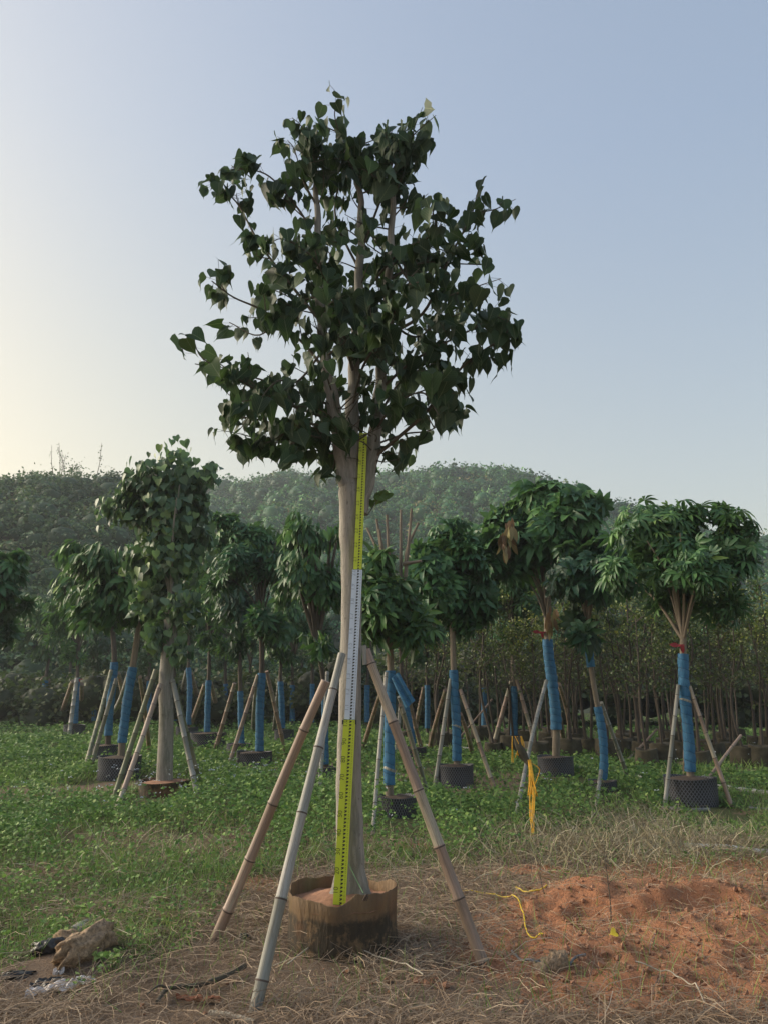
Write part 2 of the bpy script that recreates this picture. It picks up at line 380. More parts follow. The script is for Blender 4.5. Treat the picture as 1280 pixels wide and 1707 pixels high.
def bamboo_mat(name, c1, c2, c3):
    m, t, b, o = newmat(name); tc = attr(t, 'tc').outputs['Vector']
    n = noise(t, tc, 3.0, 5, .65, (1, 1, .9)); s = noise(t, tc, 9, 3, .7, (1, 1, .25)); r = attr(t, 'rnd').outputs['Fac']
    c = ramp(t, mth(t, 'ADD', mth(t, 'MULTIPLY', n, .55), mth(t, 'MULTIPLY', r, .45)), [(.25, c1), (.5, c2), (.75, c3)])
    c = mixc(t, mth(t, 'MULTIPLY', ramp_f(t, s, .48, .66), .7), c, tuple(x * .42 for x in c2))
    c = mixc(t, mth(t, 'MULTIPLY', ramp_f(t, noise(t, tc, 4, 4, .7, (1, 1, 2.5)), .5, .62), .5), c, (.13, .115, .085))
    c = mixc(t, mth(t, 'MULTIPLY', ramp_f(t, noise(t, tc, 14, 3), .64, .72), .5), c, (.06, .05, .04))
    t.links.new(c, b.inputs['Base Color']); b.inputs['Roughness'].default_value = .6; bump(t, b, s, .25, .004); return m
M['bamboo_tan'] = bamboo_mat('tan_bamboo', (.22, .16, .12), (.36, .25, .20), (.36, .34, .25))
M['bamboo_grey'] = bamboo_mat('grey_bamboo', (.17, .17, .145), (.28, .28, .25), (.36, .34, .315))
M['bamboo_green'] = bamboo_mat('greenish_bamboo', (.09, .11, .06), (.16, .17, .09), (.22, .20, .13))
M['node'] = plain('bamboo_node', (.075, .055, .045), .8)
M['cut'] = plain('cut_bamboo', (.42, .33, .22), .8)

def pot_mesh_mat():
    m, t, b, o = newmat('black_net_pot'); tc = attr(t, 'tc').outputs['Vector']
    sp = nd(t, 'ShaderNodeSeparateXYZ'); t.links.new(tc, sp.inputs[0])
    a = mth(t, 'MULTIPLY', sp.outputs[0], 46 / 6.28318); z = mth(t, 'MULTIPLY', sp.outputs[1], 18)
    l = []
    for op in ('ADD', 'SUBTRACT'):
        f = mth(t, 'FRACT', mth(t, op, a, z)); l.append(mth(t, 'LESS_THAN', mth(t, 'ABSOLUTE', mth(t, 'SUBTRACT', f, .5)), .13))
    ln = mth(t, 'MAXIMUM', *l)
    n = noise(t, geo_pos(t), 9, 3)
    c = mixc(t, ln, (.010, .010, .014), (.11, .115, .14)); c = mixc(t, mth(t, 'MULTIPLY', ramp_f(t, n, .55, .75), .5), c, (.09, .07, .05))
    t.links.new(c, b.inputs['Base Color']); b.inputs['Roughness'].default_value = .6; bump(t, b, ln, .6, .008); return m
M['netpot'] = pot_mesh_mat()
M['soil'] = plain('red_soil', (.29, .15, .09), .95, .35, 25, .6)
M['dark_soil'] = plain('dark_soil', (.075, .05, .035), .95, .4, 20, .6)
def tin_mat():
    m, t, b, o = newmat('brown_fabric'); tc = attr(t, 'tc').outputs['Vector']; p = geo_pos(t)
    sp = nd(t, 'ShaderNodeSeparateXYZ'); t.links.new(tc, sp.inputs[0])
    n1 = noise(t, p, 8.5, 6, .75); n2 = noise(t, p, 16, 5, .7, (1, 1, .25)); n3 = noise(t, p, 45, 3, .6, (1, 1, .3))
    c = ramp(t, n2, [(.3, (.095, .062, .035)), (.6, (.16, .10, .05)), (.8, (.21, .145, .075))])
    h = ramp_f(t, mth(t, 'ADD', sp.outputs[1], mth(t, 'MULTIPLY', mth(t, 'SUBTRACT', n1, .5), .16)), .225, .19)
    c = mixc(t, mth(t, 'MULTIPLY', mth(t, 'MULTIPLY', h, ramp_f(t, n1, .36, .50)), .97), c, mixc(t, n3, (.010, .010, .008), (.05, .036, .02)))
    c = mixc(t, mth(t, 'MULTIPLY', ramp_f(t, noise(t, p, 3.3, 3), .55, .7), .5), c, (.075, .085, .028))
    c = mixc(t, mth(t, 'MULTIPLY', ramp_f(t, noise(t, p, 2.6, 3, .5),   .56, .68), .45), c, mixc(t, n3, (.14, .065, .025), (.24, .11, .045)))
    t.links.new(c, b.inputs['Base Color']); b.inputs['Roughness'].default_value = .85; bump(t, b, mth(t, 'ADD', n3, mth(t, 'MULTIPLY', n2, 2)), .6, .012); return m
M['tin'] = tin_mat()
def ground_mat():
    m, t, b, o = newmat('ground'); p = geo_pos(t)
    at = attr(t, 'tc').outputs['Vector']; sp = nd(t, 'ShaderNodeSeparateXYZ'); t.links.new(at, sp.inputs[0])
    n1 = noise(t, p, 3, 6, .65); n2 = noise(t, p, 22, 5, .7); n3 = noise(t, p, 90, 4, .7)
    dry = mixc(t, n2, (.14, .098, .07), (.27, .195, .14)); dry = mixc(t, ramp_f(t, n3, .5, .7), dry, (.28, .21, .15))
    red = mixc(t, n2, (.33, .14, .07), (.58, .28, .155)); red = mixc(t, mth(t, 'MULTIPLY', ramp_f(t, n3, .55, .75), .6), red, (.54, .35, .25))
    red = mixc(t, mth(t, 'MULTIPLY', ramp_f(t, n1, .50, .66), .6), red, mixc(t, n3, (.15, .09, .06), (.27, .18, .12)))
    grn = mixc(t, n2, (.05, .055, .026), (.10, .12, .045))
    jit = mth(t, 'ADD', mth(t, 'MULTIPLY', mth(t, 'SUBTRACT', n2, .5), .9), mth(t, 'MULTIPLY', mth(t, 'SUBTRACT', n1, .5), .6))
    c = mixc(t, ramp_f(t, mth(t, 'ADD', sp.outputs[1], jit), .3, .6), dry, grn)
    c = mixc(t, ramp_f(t, mth(t, 'ADD', sp.outputs[0], jit), .3, .6), c, red)
    t.links.new(c, b.inputs['Base Color']); b.inputs['Roughness'].default_value = .95; b.inputs['Specular IOR Level'].default_value = .2
    bump(t, b, mth(t, 'ADD', mth(t, 'MULTIPLY', n2, .7), mth(t, 'MULTIPLY', n3, .4)), 1.0, .045); return m
M['ground'] = ground_mat()
M['hill_soil'] = plain('hill_soil', (.035, .045, .022), .95, .4, .6)
M['yellow'] = plain('staff_yellow', (.52, .60, .03), .5, .05)
M['white'] = plain('staff_white', (.60, .68, .78), .5, .04)
M['ink'] = plain('staff_ink', (.012, .014, .012), .6, .1)
M['ink_pale'] = plain('staff_number_ink', (.12, .14, .02), .6, .1)
M['ink_blue'] = plain('staff_blue_ink', (.33, .38, .46), .6, .1)
M['twine'] = plain('orange_twine', (.75, .38, .015), .6, .2)
M['ytwine'] = plain('yellow_twine', (.62, .45, .03), .6, .2)
M['red'] = plain('red_tape', (.30, .02, .03), .6, .15)
M['pipe'] = plain('pale_pipe', (.42, .42, .40), .5, .3, 5)
M['pipe_grey'] = plain('grey_pipe', (.14, .14, .15), .5, .3, 5)
M['black'] = plain('black_plastic', (.02, .022, .026), .4, .4, 20)
M['film'] = plain('pale_film', (.60, .57, .57), .45, .35, 18, .4)
M['burlap'] = plain('burlap', (.27, .19, .12), .95, .55, 55, 1.0)
M['greenwire'] = plain('green_string', (.10, .22, .10), .6, .1)
M['olive'] = plain('olive_bag', (.07, .06, .04), .9, .4, 9, .3)
M['yleaf'] = plain('yellow_leaf', (.75, .55, .03), .5, .1)
M['flower'] = plain('pale_flower', (.50, .55, .62), .8, .1)
M['barkred'] = plain('red_bark', (.22, .09, .05), .9, .3, 20, .4)
M['wood_pale'] = plain('pale_wood', (.38, .34, .27), .9, .3, 14, .4)

TREE_SEED = 3
# ================================================================== GROUND, HILL, HAZE
def sinh_axis(n, k, ext, c):
    t = np.linspace(-1, 1, n); return c + ext * np.sinh(k * t) / math.sinh(k)
def build_ground():
    xs = sinh_axis(420, 6.3, 215, .3); ys = sinh_axis(420, 6.3, 205, 4.9)
    X, Y = np.meshgrid(xs, ys, indexing='ij'); Z = gz(X, Y)
    n, m = X.shape; i = np.arange(n - 1)[:, None] * m; j = np.arange(m - 1)[None]
    Q = np.stack([i + j, i + m + j, i + m + j + 1, i + j + 1], -1).reshape(-1, 4)
    tc = np.stack([red_mask(X, Y) * (np.abs(X) < 8) * (Y > 0) * (Y < 12), green_mask(X, Y), straw_mask(X, Y)], -1).reshape(-1, 3)
    mb = MB().add(np.stack([X, Y, Z], -1).reshape(-1, 3), Q, .5, tc)
    tag(mb.build('ground', M['ground']), kind='structure')
build_ground()

LEFT = [(-500, 840), (-200, 815), (0, 806), (60, 806), (100, 800), (190, 808), (250, 850), (330, 930), (400, 1010), (520, 1110), (700, 1140)]
MAIN = [(-600, 860), (150, 862), (300, 838), (370, 828), (450, 812), (520, 805), (600, 806), (660, 810), (720, 798), (780, 806), (840, 797), (880, 812), (930, 832), (1000, 852), (1060, 872), (1150, 890), (1240, 915), (1290, 918), (1500, 945), (2000, 990)]
def prof(tab):
    az, el = [], []
    for px, py in tab:
        d = ray(px, py); az.append(math.atan2(d[0], d[1])); el.append(d[2] / math.hypot(d[0], d[1]))
    return np.array(az), np.array(el)
def hill_fn(tab, r0, RR, w0=.9):
    az, el = prof(tab)
    def f(a, r):
        H = CAM_H + RR * np.interp(a, az, el)
        s = sstep(0, 1, (r - r0) / (RR - r0)) * .45 + .55 * np.clip((r - r0) / (RR - r0), 0, 1)
        s = np.where(r > RR, 1 - .5 * sstep(RR, RR * 1.4, r), s)
        return H * s - .5 + (r > r0 + 3) * 1.2 * (fbm(a * 30, r * .08) - .5)
    return f
hl = hill_fn(LEFT, 35, 60); hm = hill_fn(MAIN, 46, 150)
def hill_sheet(name, f, rs, a0, a1, na):
    A, RR = np.meshgrid(np.linspace(a0, a1, na), rs, indexing='ij'); Z = f(A, RR)
    X = RR * np.sin(A); Y = RR * np.cos(A); n, m = A.shape
    i = np.arange(n - 1)[:, None] * m; j = np.arange(m - 1)[None]
    Q = np.stack([i + j, i + j + 1, i + m + j + 1, i + m + j], -1).reshape(-1, 4)[:, ::-1]
    tag(MB().add(np.stack([X, Y, Z], -1).reshape(-1, 3), Q).build(name, M['hill_soil']), kind='structure')
hill_sheet('hill', hm, np.linspace(46, 205, 60), -1.2, 1.2, 160)
hill_sheet('hill', hl, np.linspace(35, 84, 40), -1.25, .2, 110)

ICO = None
def ico():
    global ICO
    if ICO is None:
        import bmesh
        b = bmesh.new(); bmesh.ops.create_icosphere(b, subdivisions=2, radius=1); b.verts.ensure_lookup_table()
        ICO = (np.array([v.co[:] for v in b.verts]), np.array([[v.index for v in f.verts] for f in b.faces])); b.free()
    return ICO
def rand_dir(n, up=-.3):
    z = rng.uniform(up, 1, n); a = rng.uniform(0, 2 * math.pi, n); s = np.sqrt(1 - z * z)
    return np.stack([s * np.cos(a), s * np.sin(a), z], -1)
def crowns(mb, C, rad, ncard, csize, base_rnd, squash=.95, core=.74):
    """foliage masses: lumpy core plus many leaf clumps around it"""
    iv, it = ico(); m = len(C)
    Rm = np.tile(np.eye(3), (m, 1, 1))
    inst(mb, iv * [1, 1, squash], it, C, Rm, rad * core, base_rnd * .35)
    idx = np.repeat(np.arange(m), ncard); N = len(idx)
    d = rand_dir(N); lump = .82 + .3 * rng.random((m, 1, 1)) * 0
    ph = rng.uniform(0, 6.28, (m, 3))[idx]
    amp = 1 + .16 * np.sin(3 * np.arctan2(d[:, 1], d[:, 0]) + ph[:, 0]) + .12 * np.sin(5 * d[:, 2] + ph[:, 1]) 
    pos = C[idx] + d * [1, 1, squash] * (rad[idx] * amp * rng.uniform(.78, 1.06, N))[:, None]
    dr = norm(d * [1, 1, .2] + rng.normal(0, .55, (N, 3)) + [0, 0, -.1]); nn = norm(d + rng.normal(0, .5, (N, 3)) + [0, 0, .6])
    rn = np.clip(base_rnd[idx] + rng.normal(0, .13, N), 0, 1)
    inst(mb, DIAM[0] * [1.5, 1, 1], DIAM[1], pos, frames(dr, nn), csize[idx] * rng.uniform(.6, 1.3, N), rn)
def scatter_polar(n, r0, r1, a0, a1, tries=12, dmin=2.0, pw=1.0):
    out = []; cell = {}
    for _ in range(n * tries):
        r = math.sqrt(rng.uniform(r0 * r0, r1 * r1)); a = rng.uniform(a0, a1); x, y = r * math.sin(a), r * math.cos(a)
        k = (int(x // dmin), int(y // dmin))
        if any((x - q[0]) ** 2 + (y - q[1]) ** 2 < dmin * dmin for i in (-1, 0, 1) for j in (-1, 0, 1) for q in cell.get((k[0] + i, k[1] + j), ())): continue
        cell.setdefault(k, []).append((x, y)); out.append((a, r, x, y))
        if len(out) >= n: break
    return np.array(out)
def build_wood():
    s = scatter_polar(1700, 62, 156, -.66, .66, 14, 2.45)
    z = hm(s[:, 0], s[:, 1]); C = np.stack([s[:, 2], s[:, 3], z + .7], -1)
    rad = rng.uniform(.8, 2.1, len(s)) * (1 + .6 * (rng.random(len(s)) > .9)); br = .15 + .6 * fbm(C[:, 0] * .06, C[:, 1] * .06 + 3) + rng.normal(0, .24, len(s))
    tall = (s[:, 1] > 128) & (rng.random(len(s)) < .22); rad = np.where(tall, rng.uniform(1.8, 3.1, len(s)), rad); C[:, 2] += tall * .8
    br = np.where(rng.random(len(s)) < .03, .97, np.clip(br, .05, .88))
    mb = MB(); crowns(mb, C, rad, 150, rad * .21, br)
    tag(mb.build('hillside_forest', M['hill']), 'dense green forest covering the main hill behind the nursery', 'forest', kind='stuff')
    s = scatter_polar(900, 36, 62, -.72, .1, 14, 1.05)
    z = hl(s[:, 0], s[:, 1]); keep = z > hm(s[:, 0], s[:, 1]) - .6; s = s[keep]; z = z[keep]
    C = np.stack([s[:, 2], s[:, 3], z + .35], -1); rad = rng.uniform(.5, 1.4, len(s)); br = np.clip(.15 + .65 * fbm(C[:, 0] * .12, C[:, 1] * .12) + rng.normal(0, .16, len(s)), .02, .97)
    mb = MB(); crowns(mb, C, rad, 170, .12 + rad * .10, br, .85)
    tag(mb.build('hillside_scrub', M['shrub']), 'hazy grey green scrub and vines covering the left slope', 'scrub', kind='stuff')
    # undergrowth behind the nursery rows
    n = 420; x = rng.uniform(-22, 24, n); y = rng.uniform(28.5, 34, n) - .12 * np.abs(x) * 0
    hgt = rng.uniform(.2, 1.5, n) * np.where(x > -2, 1.6, 1.0); C = np.stack([x, y, hgt], -1)
    rad = rng.uniform(.5, 1.05, n); br = np.clip(.25 + .7 * fbm(x * .25, y * .3), .05, .93)
    mb = MB(); crowns(mb, C, rad, 190, np.full(n, .19), br, .9)
    tag(mb.build('undergrowth', M['weed_dark']), 'tangled green and brown undergrowth behind the nursery rows', 'undergrowth', kind='stuff')
M['weed_dark'] = leaf_mat('undergrowth_leaf', [(0, (.03, .035, .02)), (.5, (.055, .08, .03)), (.8, (.10, .13, .045)), (1, (.16, .16, .06))], .2, .6)
build_wood()

def haze():
    m = bpy.data.materials.new('haze'); m.use_nodes = True; t = m.node_tree; t.nodes.clear()
    o = t.nodes.new('ShaderNodeOutputMaterial'); v = t.nodes.new('ShaderNodeVolumePrincipled')
    v.inputs['Color'].default_value = (.86, .91, 1, 1); v.inputs['Density'].default_value = HAZE_D; v.inputs['Anisotropy'].default_value = .3
    t.links.new(v.outputs[0], o.inputs['Volume'])
    mb = MB(); box(mb, (0, 0, 25.5), 480, 480, 55)
    tag(mb.build('haze', m, smooth=False), kind='stuff')
HAZE_D = .0010
haze()

# ================================================================== GROUND COVER
def wedge(n, y0, y1, mask, xm=.56, x0=.8):
    """log-uniform scatter in the ground in front of the camera, kept by mask probability"""
    y = np.exp(rng.uniform(math.log(y0), math.log(y1), n)); x = rng.uniform(-1, 1, n) * (xm * y + x0)
    k = rng.random(n) < mask(x, y); return x[k], y[k]
BLADE = strip_leaf([(.018, 0, 0), (.016, -.35, -.35), (.011, -.7, -.7), (.001, -1, -1)], .3, .25)
def strand(seed):
    r = np.random.default_rng(seed); n = 5; t = np.linspace(0, 1, n)
    x = .12 * np.cumsum(r.normal(0, .6, n)); z = .10 * np.sin(t * math.pi) + .05 * np.cumsum(r.normal(0, .5, n)); hw = .010
    V = []
    for i in range(n): V += [[x[i] - hw, -t[i], z[i]], [x[i] + hw, -t[i], z[i] + .006]]
    T = []
    for i in range(n - 1): a = 2 * i; T += [[a, a + 1, a + 3], [a, a + 3, a + 2]]
    return np.array(V), np.array(T)
STR = [strand(i) for i in range(6)]
POTS = []          # (x, y, r) keep-out circles
def clear_of_pots(x, y):
    k = np.ones(len(x), bool)
    for px, py, r in POTS: k &= ((x - px) / (r * 1.05)) ** 2 + ((y - py + (.55 if py > 6 else 0)) / (r + (.65 if py > 6 else 0))) ** 2 > 1
    return k
def build_cover():
    # low broad-leaved weeds
    x, y = wedge(38000, 3.6, 42, lambda x, y: green_mask(x, y) * (.45 + .55 * (y > 6.4)) * np.clip(1.35 * fbm(x * .8 + 9, y * .8) + .1 - .5 * (x > 4.2) * (y > 9.5), 0, 1))
    k = clear_of_pots(x, y); x, y = x[k], y[k]; n = len(x)
    vig = fbm(x * .55, y * .55 + 40, 3)
    hgt = (.04 + .30 * sstep(.36, .66, vig) * np.where((y > 8.8) & (x > .2), .5, 1) + .26 * np.exp(-((y - 8.3) / 1.4) ** 2) * sstep(1.9, .8, np.abs(x + .85))) * rng.uniform(.5, 1.2, n) * np.where(y < 6.2, .45, 1)
    per = 8; i = np.repeat(np.arange(n), per); N = len(i)
    far = np.clip(y / 9, .5, 2.2)
    off = rng.normal(0, 1, (N, 2)) * (.05 * far[i])[:, None]
    px, py = x[i] + off[:, 0], y[i] + off[:, 1]
    pos = np.stack([px, py, gz(px, py) + hgt[i] * rng.uniform(.1, 1, N) + .01], -1)
    d = norm(np.concatenate([rng.normal(0, 1, (N, 2)), rng.uniform(-.5, .35, (N, 1))], 1)); nn = norm(np.array([0, -.25, 1]) + rng.normal(0, .6, (N, 3)))
    rn = np.clip(.10 + .75 * fbm(px * .8 + 70, py * .8) + rng.normal(0, .2, N) , 0, 1)
    mb = MB(); inst(mb, DIAM[0] * [1.25, 1, 1], DIAM[1], pos, frames(d, nn), .046 * far[i] * rng.uniform(.5, 1.35, N), rn)
    tag(mb.build('weeds', M['weed']), 'low green broad-leaved weeds carpeting the ground between the potted trees', 'weeds', kind='stuff')
    # grass blades
    x, y = wedge(95000, 3.6, 26, lambda x, y: np.clip(green_mask(x, y) * (.1 + .45 * (y < 6.6) + .9 * fbm(x * .6 + 30, y * .6)) + .10, 0, 1))
    k = clear_of_pots(x, y); x, y = x[k], y[k]; n = len(x)
    d = norm(np.stack([rng.normal(0, .45, n), rng.normal(0, .45, n), np.ones(n)], -1)); nn = norm(np.stack([rng.normal(0, 1, n), rng.normal(0, 1, n), np.full(n, .3)], -1))
    L = rng.uniform(.05, .17, n) * np.where(y > 5.8, 1.25, .9); S = np.stack([np.clip(L, .09, 1) * np.clip(y / 7, .8, 2.2), L, L], -1)
    rn = np.clip(.2 + .6 * fbm(x * .7, y * .7 + 11) + rng.normal(0, .18, n), 0, 1)
    mb = MB(); inst(mb, *BLADE, np.stack([x, y, gz(x, y) - .005], -1), frames(d, nn), S, rn)
    tag(mb.build('grass', M['grass']), 'short green grass blades among the weeds and at the left edge', 'grass', kind='stuff')
    # matted dry grass
    mb = MB()
    for t in range(6):
        x, y = wedge(30000, 3.1, 11, lambda x, y: np.clip((1 - .85 * green_mask(x, y) * (1 - .6 * sstep(.5, .7, fbm(x * .5 + 60, y * .5 + 20)))) * (1 - .93 * red_mask(x, y)) * np.clip(2.6 * fbm(x * 1.6, y * 1.6 + 5) - .62, .08, 1) + .03, 0, 1))
        k = clear_of_pots(x, y); x, y = x[k], y[k]; n = len(x)
        a = rng.uniform(0, 6.28, n); d = norm(np.stack([np.cos(a), np.sin(a), rng.normal(.10, .16, n)], -1))
        L = rng.uniform(.06, .24, n) * np.where(rng.random(n) < .08, 1.6, 1)
        rn = np.clip(.18 + .55 * fbm(x * 1.1 + 50, y * 1.1) + rng.normal(0, .2, n), 0, 1)
        inst(mb, *STR[t], np.stack([x, y, gz(x, y) + rng.uniform(.002, .035, n)], -1), frames(d, norm(np.array([0, 0, 1]) + rng.normal(0, .5, (n, 3)))), np.stack([np.full(n, .105), L, L * .9], -1), rn)
    tag(mb.build('dry_grass', M['dry']), 'matted dead brown grass covering the bare soil in front', 'dry grass', kind='stuff')
    # pale standing straw
    mb = MB()
    for t in range(6):
        x, y = wedge(16000, 4.2, 12, lambda x, y: np.clip(straw_mask(x, y) + .25 * blob(x, y, 660, 1440, 1.6, .6) * (1 - red_mask(x, y)) + .25 * blob(x, y, 230, 1420, .9, .8), 0, 1) * .9)
        k = clear_of_pots(x, y); x, y = x[k], y[k]; n = len(x)
        a = rng.uniform(0, 6.28, n); el = rng.uniform(.05, 1.1, n); d = norm(np.stack([np.cos(a), np.sin(a), np.tan(el) * .8], -1))
        L = rng.uniform(.08, .32, n)
        inst(mb, *STR[t], np.stack([x, y, gz(x, y)], -1), frames(d, norm(rng.normal(0, 1, (n, 3)))), np.stack([np.full(n, .2), L, L], -1), rng.random(n))
    tag(mb.build('straw', M['straw']), 'pale dead straw standing in loose tufts beside the red soil', 'straw', kind='stuff')
    # small pale flowers
    x, y = wedge(2600, 6.8, 20, lambda x, y: green_mask(x, y) * np.clip(.9 * blob(x, y, 380, 1300, 1.6, 2.2) + .8 * blob(x, y, 250, 1330, 1.2, 1.0) + .04, 0, 1))
    n = len(x); i = np.repeat(np.arange(n), 4); N = len(i)
    p = np.stack([x[i] + rng.normal(0, .02, N), y[i] + rng.normal(0, .02, N), gz(x[i], y[i]) + rng.uniform(.12, .34, n)[i]], -1)
    mb = MB(); inst(mb, DIAM[0], DIAM[1], p, frames(rand_dir(N, -.2), rand_dir(N, .2)), np.full(N, .026))
    tag(mb.build('wildflowers', M['flower']), 'tiny pale blue flowers scattered over the weeds', 'flowers', kind='stuff')
    # clods on the red soil
    iv, it = ico(); n = 30000; x, y = wedge(n, 3.3, 7.5, lambda x, y: np.clip(red_mask(x, y) * .9 + .04, 0, 1))
    n = len(x); s = .003 + .022 * rng.random(n) ** 7
    from mathutils import Euler
    o8 = np.array([[1, 0, 0], [-1, 0, 0], [0, 1, 0], [0, -1, 0], [0, 0, .8], [0, 0, -.8]], float); f8 = np.array([[0, 2, 4], [2, 1, 4], [1, 3, 4], [3, 0, 4], [2, 0, 5], [1, 2, 5], [3, 1, 5], [0, 3, 5]])
    mb = MB(); inst(mb, o8, f8, np.stack([x, y, gz(x, y) + s * .3], -1), frames(rand_dir(n, -1), rand_dir(n, -1)), s[:, None] * rng.uniform(.6, 1.3, (n, 3)))
    tag(mb.build('soil_clods', M['soil'], smooth=False), 'crumbs and clods of red earth scattered on the bare soil', 'soil', kind='stuff')

def bent(t, seed):
    V = t[0].copy(); g = np.random.default_rng(seed); y = V[:, 1]
    V[:, 0] += g.normal(0, .10) * np.sin(y * 2.5) ; V[:, 2] += g.normal(0, .16) * np.sin(y * 4 + 1) + g.normal(0, .25) * V[:, 0] * y - g.uniform(0, .35) * y * y
    V[:, 2] += .06 * np.sin(V[:, 0] * 9 + y * 8); return V, t[1]
HEARTB, HEARTC, HEARTD = bent(HEART, 1), bent(strip_leaf([(.18, .07, 0), (.38, .06, -.04), (.46, -.14, -.14), (.42, -.4, -.4), (.27, -.65, -.65), (.11, -.82, -.82), (.03, -.94, -.94), (.004, -1.2, -1.2)], .7, .1), 4), bent(HEART, 9)
# ================================================================== MAIN FIG TREE
rng_all = rng; rng = np.random.default_rng(TREE_SEED)
YT = 4.52
def PX(lst, Y=None):
    return np.array([P(a[0], a[1], a[2] if len(a) > 2 else (Y or YT)) for a in lst])
fig_base = P(583, 1500, YT); fig_base[2] = .20
fig = empty('potted_fig_tree', fig_base, 'tall fig with pale trunk and heart-shaped leaves, measuring staff leaning on it', 'tree')
trunk_pts = PX([(580, 1520), (582, 1490), (583, 1450), (583, 1380), (582, 1300), (583, 1200), (585, 1100), (586, 1000), (585, 920), (584, 860), (583, 815), (581, 785)])
tr_path = smooth_path(trunk_pts, 5)
wpx = np.array([(1520, 96), (1500, 84), (1480, 70), (1450, 57), (1400, 54), (1300, 51), (1200, 47), (1100, 44), (1000, 41), (920, 40), (860, 42), (820, 44), (800, 34), (785, 14)])
def r_at(py, dep): return np.interp(py, wpx[::-1, 0], wpx[::-1, 1]) / 2 / dep
zs_py = np.interp(tr_path[:, 2], trunk_pts[:, 2], [1520, 1490, 1450, 1380, 1300, 1200, 1100, 1000, 920, 860, 815, 785])
tr_r = np.array([r_at(py, ppm(YT, z)) for py, z in zip(zs_py, tr_path[:, 2])])
tr_r = tr_r * .83 * (1 + .02 * np.sin(np.arange(len(tr_r)) * 1.7))
mb = MB()
def flare(t, a, p):
    f = np.clip((p[:, 2:3] - .22) / .35, 0, 1); g = (1 - f) ** 2
    knob = .10 * np.exp(-((p[:, 2:3] - 2.28) / .06) ** 2) * np.clip(np.cos(a - 3.3), 0, 1)
    return 1 + g * .32 * np.cos(3 * a + .8) + .03 * np.sin(2 * a + 9 * t) + .015 * np.sin(5 * a + 31 * t) + knob
tube(mb, tr_path, tr_r, 28, rmod=flare)
mb.build('trunk', M['bark'], fig_base, fig)
LIMBS = {   # pixel path and end radii (m)
 'L': ([(577, 810), (572, 770), (560, 690), (545, 620), (537, 540), (532, 440), (528, 330), (526, 265), (531, 205)], .053, .006, [0, -.02, -.06, -.1, -.1, -.05, .05, .1, .1]),
 'C': ([(586, 800), (586, 740), (588, 680), (592, 600), (597, 500), (602, 400), (598, 310), (575, 250), (556, 205)], .053, .006, [0, 0, .05, .1, .12, .1, .05, 0, 0]),
 'R': ([(598, 855), (612, 800), (625, 730), (632, 660), (638, 590), (645, 500), (652, 400), (656, 300), (668, 250), (672, 225)], .050, .006, [0, .02, .06, .1, .1, .05, 0, -.05, -.1, -.1]),
}
BR = [
 ([(632, 770), (690, 715), (740, 665), (795, 605), (830, 560), (852, 532)], .016, -.25), ([(640, 640), (690, 605), (745, 575), (800, 545), (838, 515)], .014, .25),
 ([(642, 560), (700, 520), (745, 455), (775, 395), (800, 355), (812, 350)], .015, -.1), ([(648, 470), (700, 440), (760, 430), (815, 440)], .013, .2),
 ([(563, 720), (500, 690), (440, 665), (395, 640), (345, 612)], .014, -.3), ([(566, 750), (510, 735), (450, 715), (400, 705), (385, 690)], .012, .2),
 ([(640, 740), (690, 735), (730, 722), (755, 700)], .009, .25), ([(565, 730), (500, 715), (440, 735), (405, 752)], .010, -.1), ([(556, 690), (480, 650), (400, 636), (322, 612)], .011, .15), ([(590, 770), (540, 762), (500, 765), (455, 748)], .009, .15),
 ([(545, 640), (500, 580), (440, 520), (390, 485), (350, 468)], .014, -.25), ([(540, 560), (490, 480), (430, 400), (390, 330), (350, 300)], .015, .1),
 ([(533, 440), (510, 370), (480, 315), (440, 285), (385, 270)], .012, -.2), ([(600, 400), (640, 310), (650, 255), (645, 228)], .012, -.15),
 ([(530, 330), (505, 270), (510, 225), (505, 205)], .010, -.1), ([(655, 330), (680, 285), (690, 245), (685, 232)], .010, .15),
 ([(600, 480), (660, 430), (710, 385), (740, 370)], .012, -.35), ([(590, 620), (560, 520), (520, 430), (470, 390)], .013, -.5),
 ([(595, 560), (630, 500), (670, 470), (700, 470)], .013, -.6), ([(588, 680), (610, 610), (640, 560), (660, 520)], .012, -.55),
 ([(632, 690), (670, 640), (720, 625), (760, 640)], .012, .45),
 ([(592, 600), (560, 540), (540, 470), (560, 400)], .013, .55), ([(602, 430), (560, 360), (560, 300), (580, 250)], .012, .4),
 ([(628, 720), (660, 690), (700, 660), (735, 700)], .010, -.35), ([(570, 760), (540, 745), (500, 750), (470, 765)], .010, -.2),
 ([(640, 520), (690, 560), (740, 540), (790, 500)], .012, .5), ([(540, 600), (500, 640), (450, 650), (420, 690)], .011, -.4),
 ([(652, 420), (690, 470), (740, 500), (800, 480)], .012, -.3), ([(536, 500), (480, 520), (430, 560), (380, 540)], .011, .3),
]
mbL = {k: MB() for k in LIMBS}; twigs = []; limb_pts = []
for k, (pts, r0, r1, off) in LIMBS.items():
    p = smooth_path(PX([(a, b, YT + o) for (a, b), o in zip(pts, off)]), 6)
    p = p + np.stack([.006 * np.sin(np.arange(len(p)) * 1.3 + len(k)), 0 * p[:, 0], 0 * p[:, 0]], -1)
    r = np.linspace(r0, r1, len(p)) ** 1.0; r = r1 + (r0 - r1) * (1 - np.linspace(0, 1, len(p)) ** 1.15)
    tube(mbL[k], p, r, 14, rmod=lambda t, a, q: 1 + .03 * np.sin(3 * a + 20 * t)); mbL[k].build('limb', M['bark'], fig_base, fig)
    limb_pts.append(p)
    twigs += [(p[i:], 1.0) for i in (int(len(p) * .6),)]
mbB = MB(); limb_all = np.vstack(limb_pts)
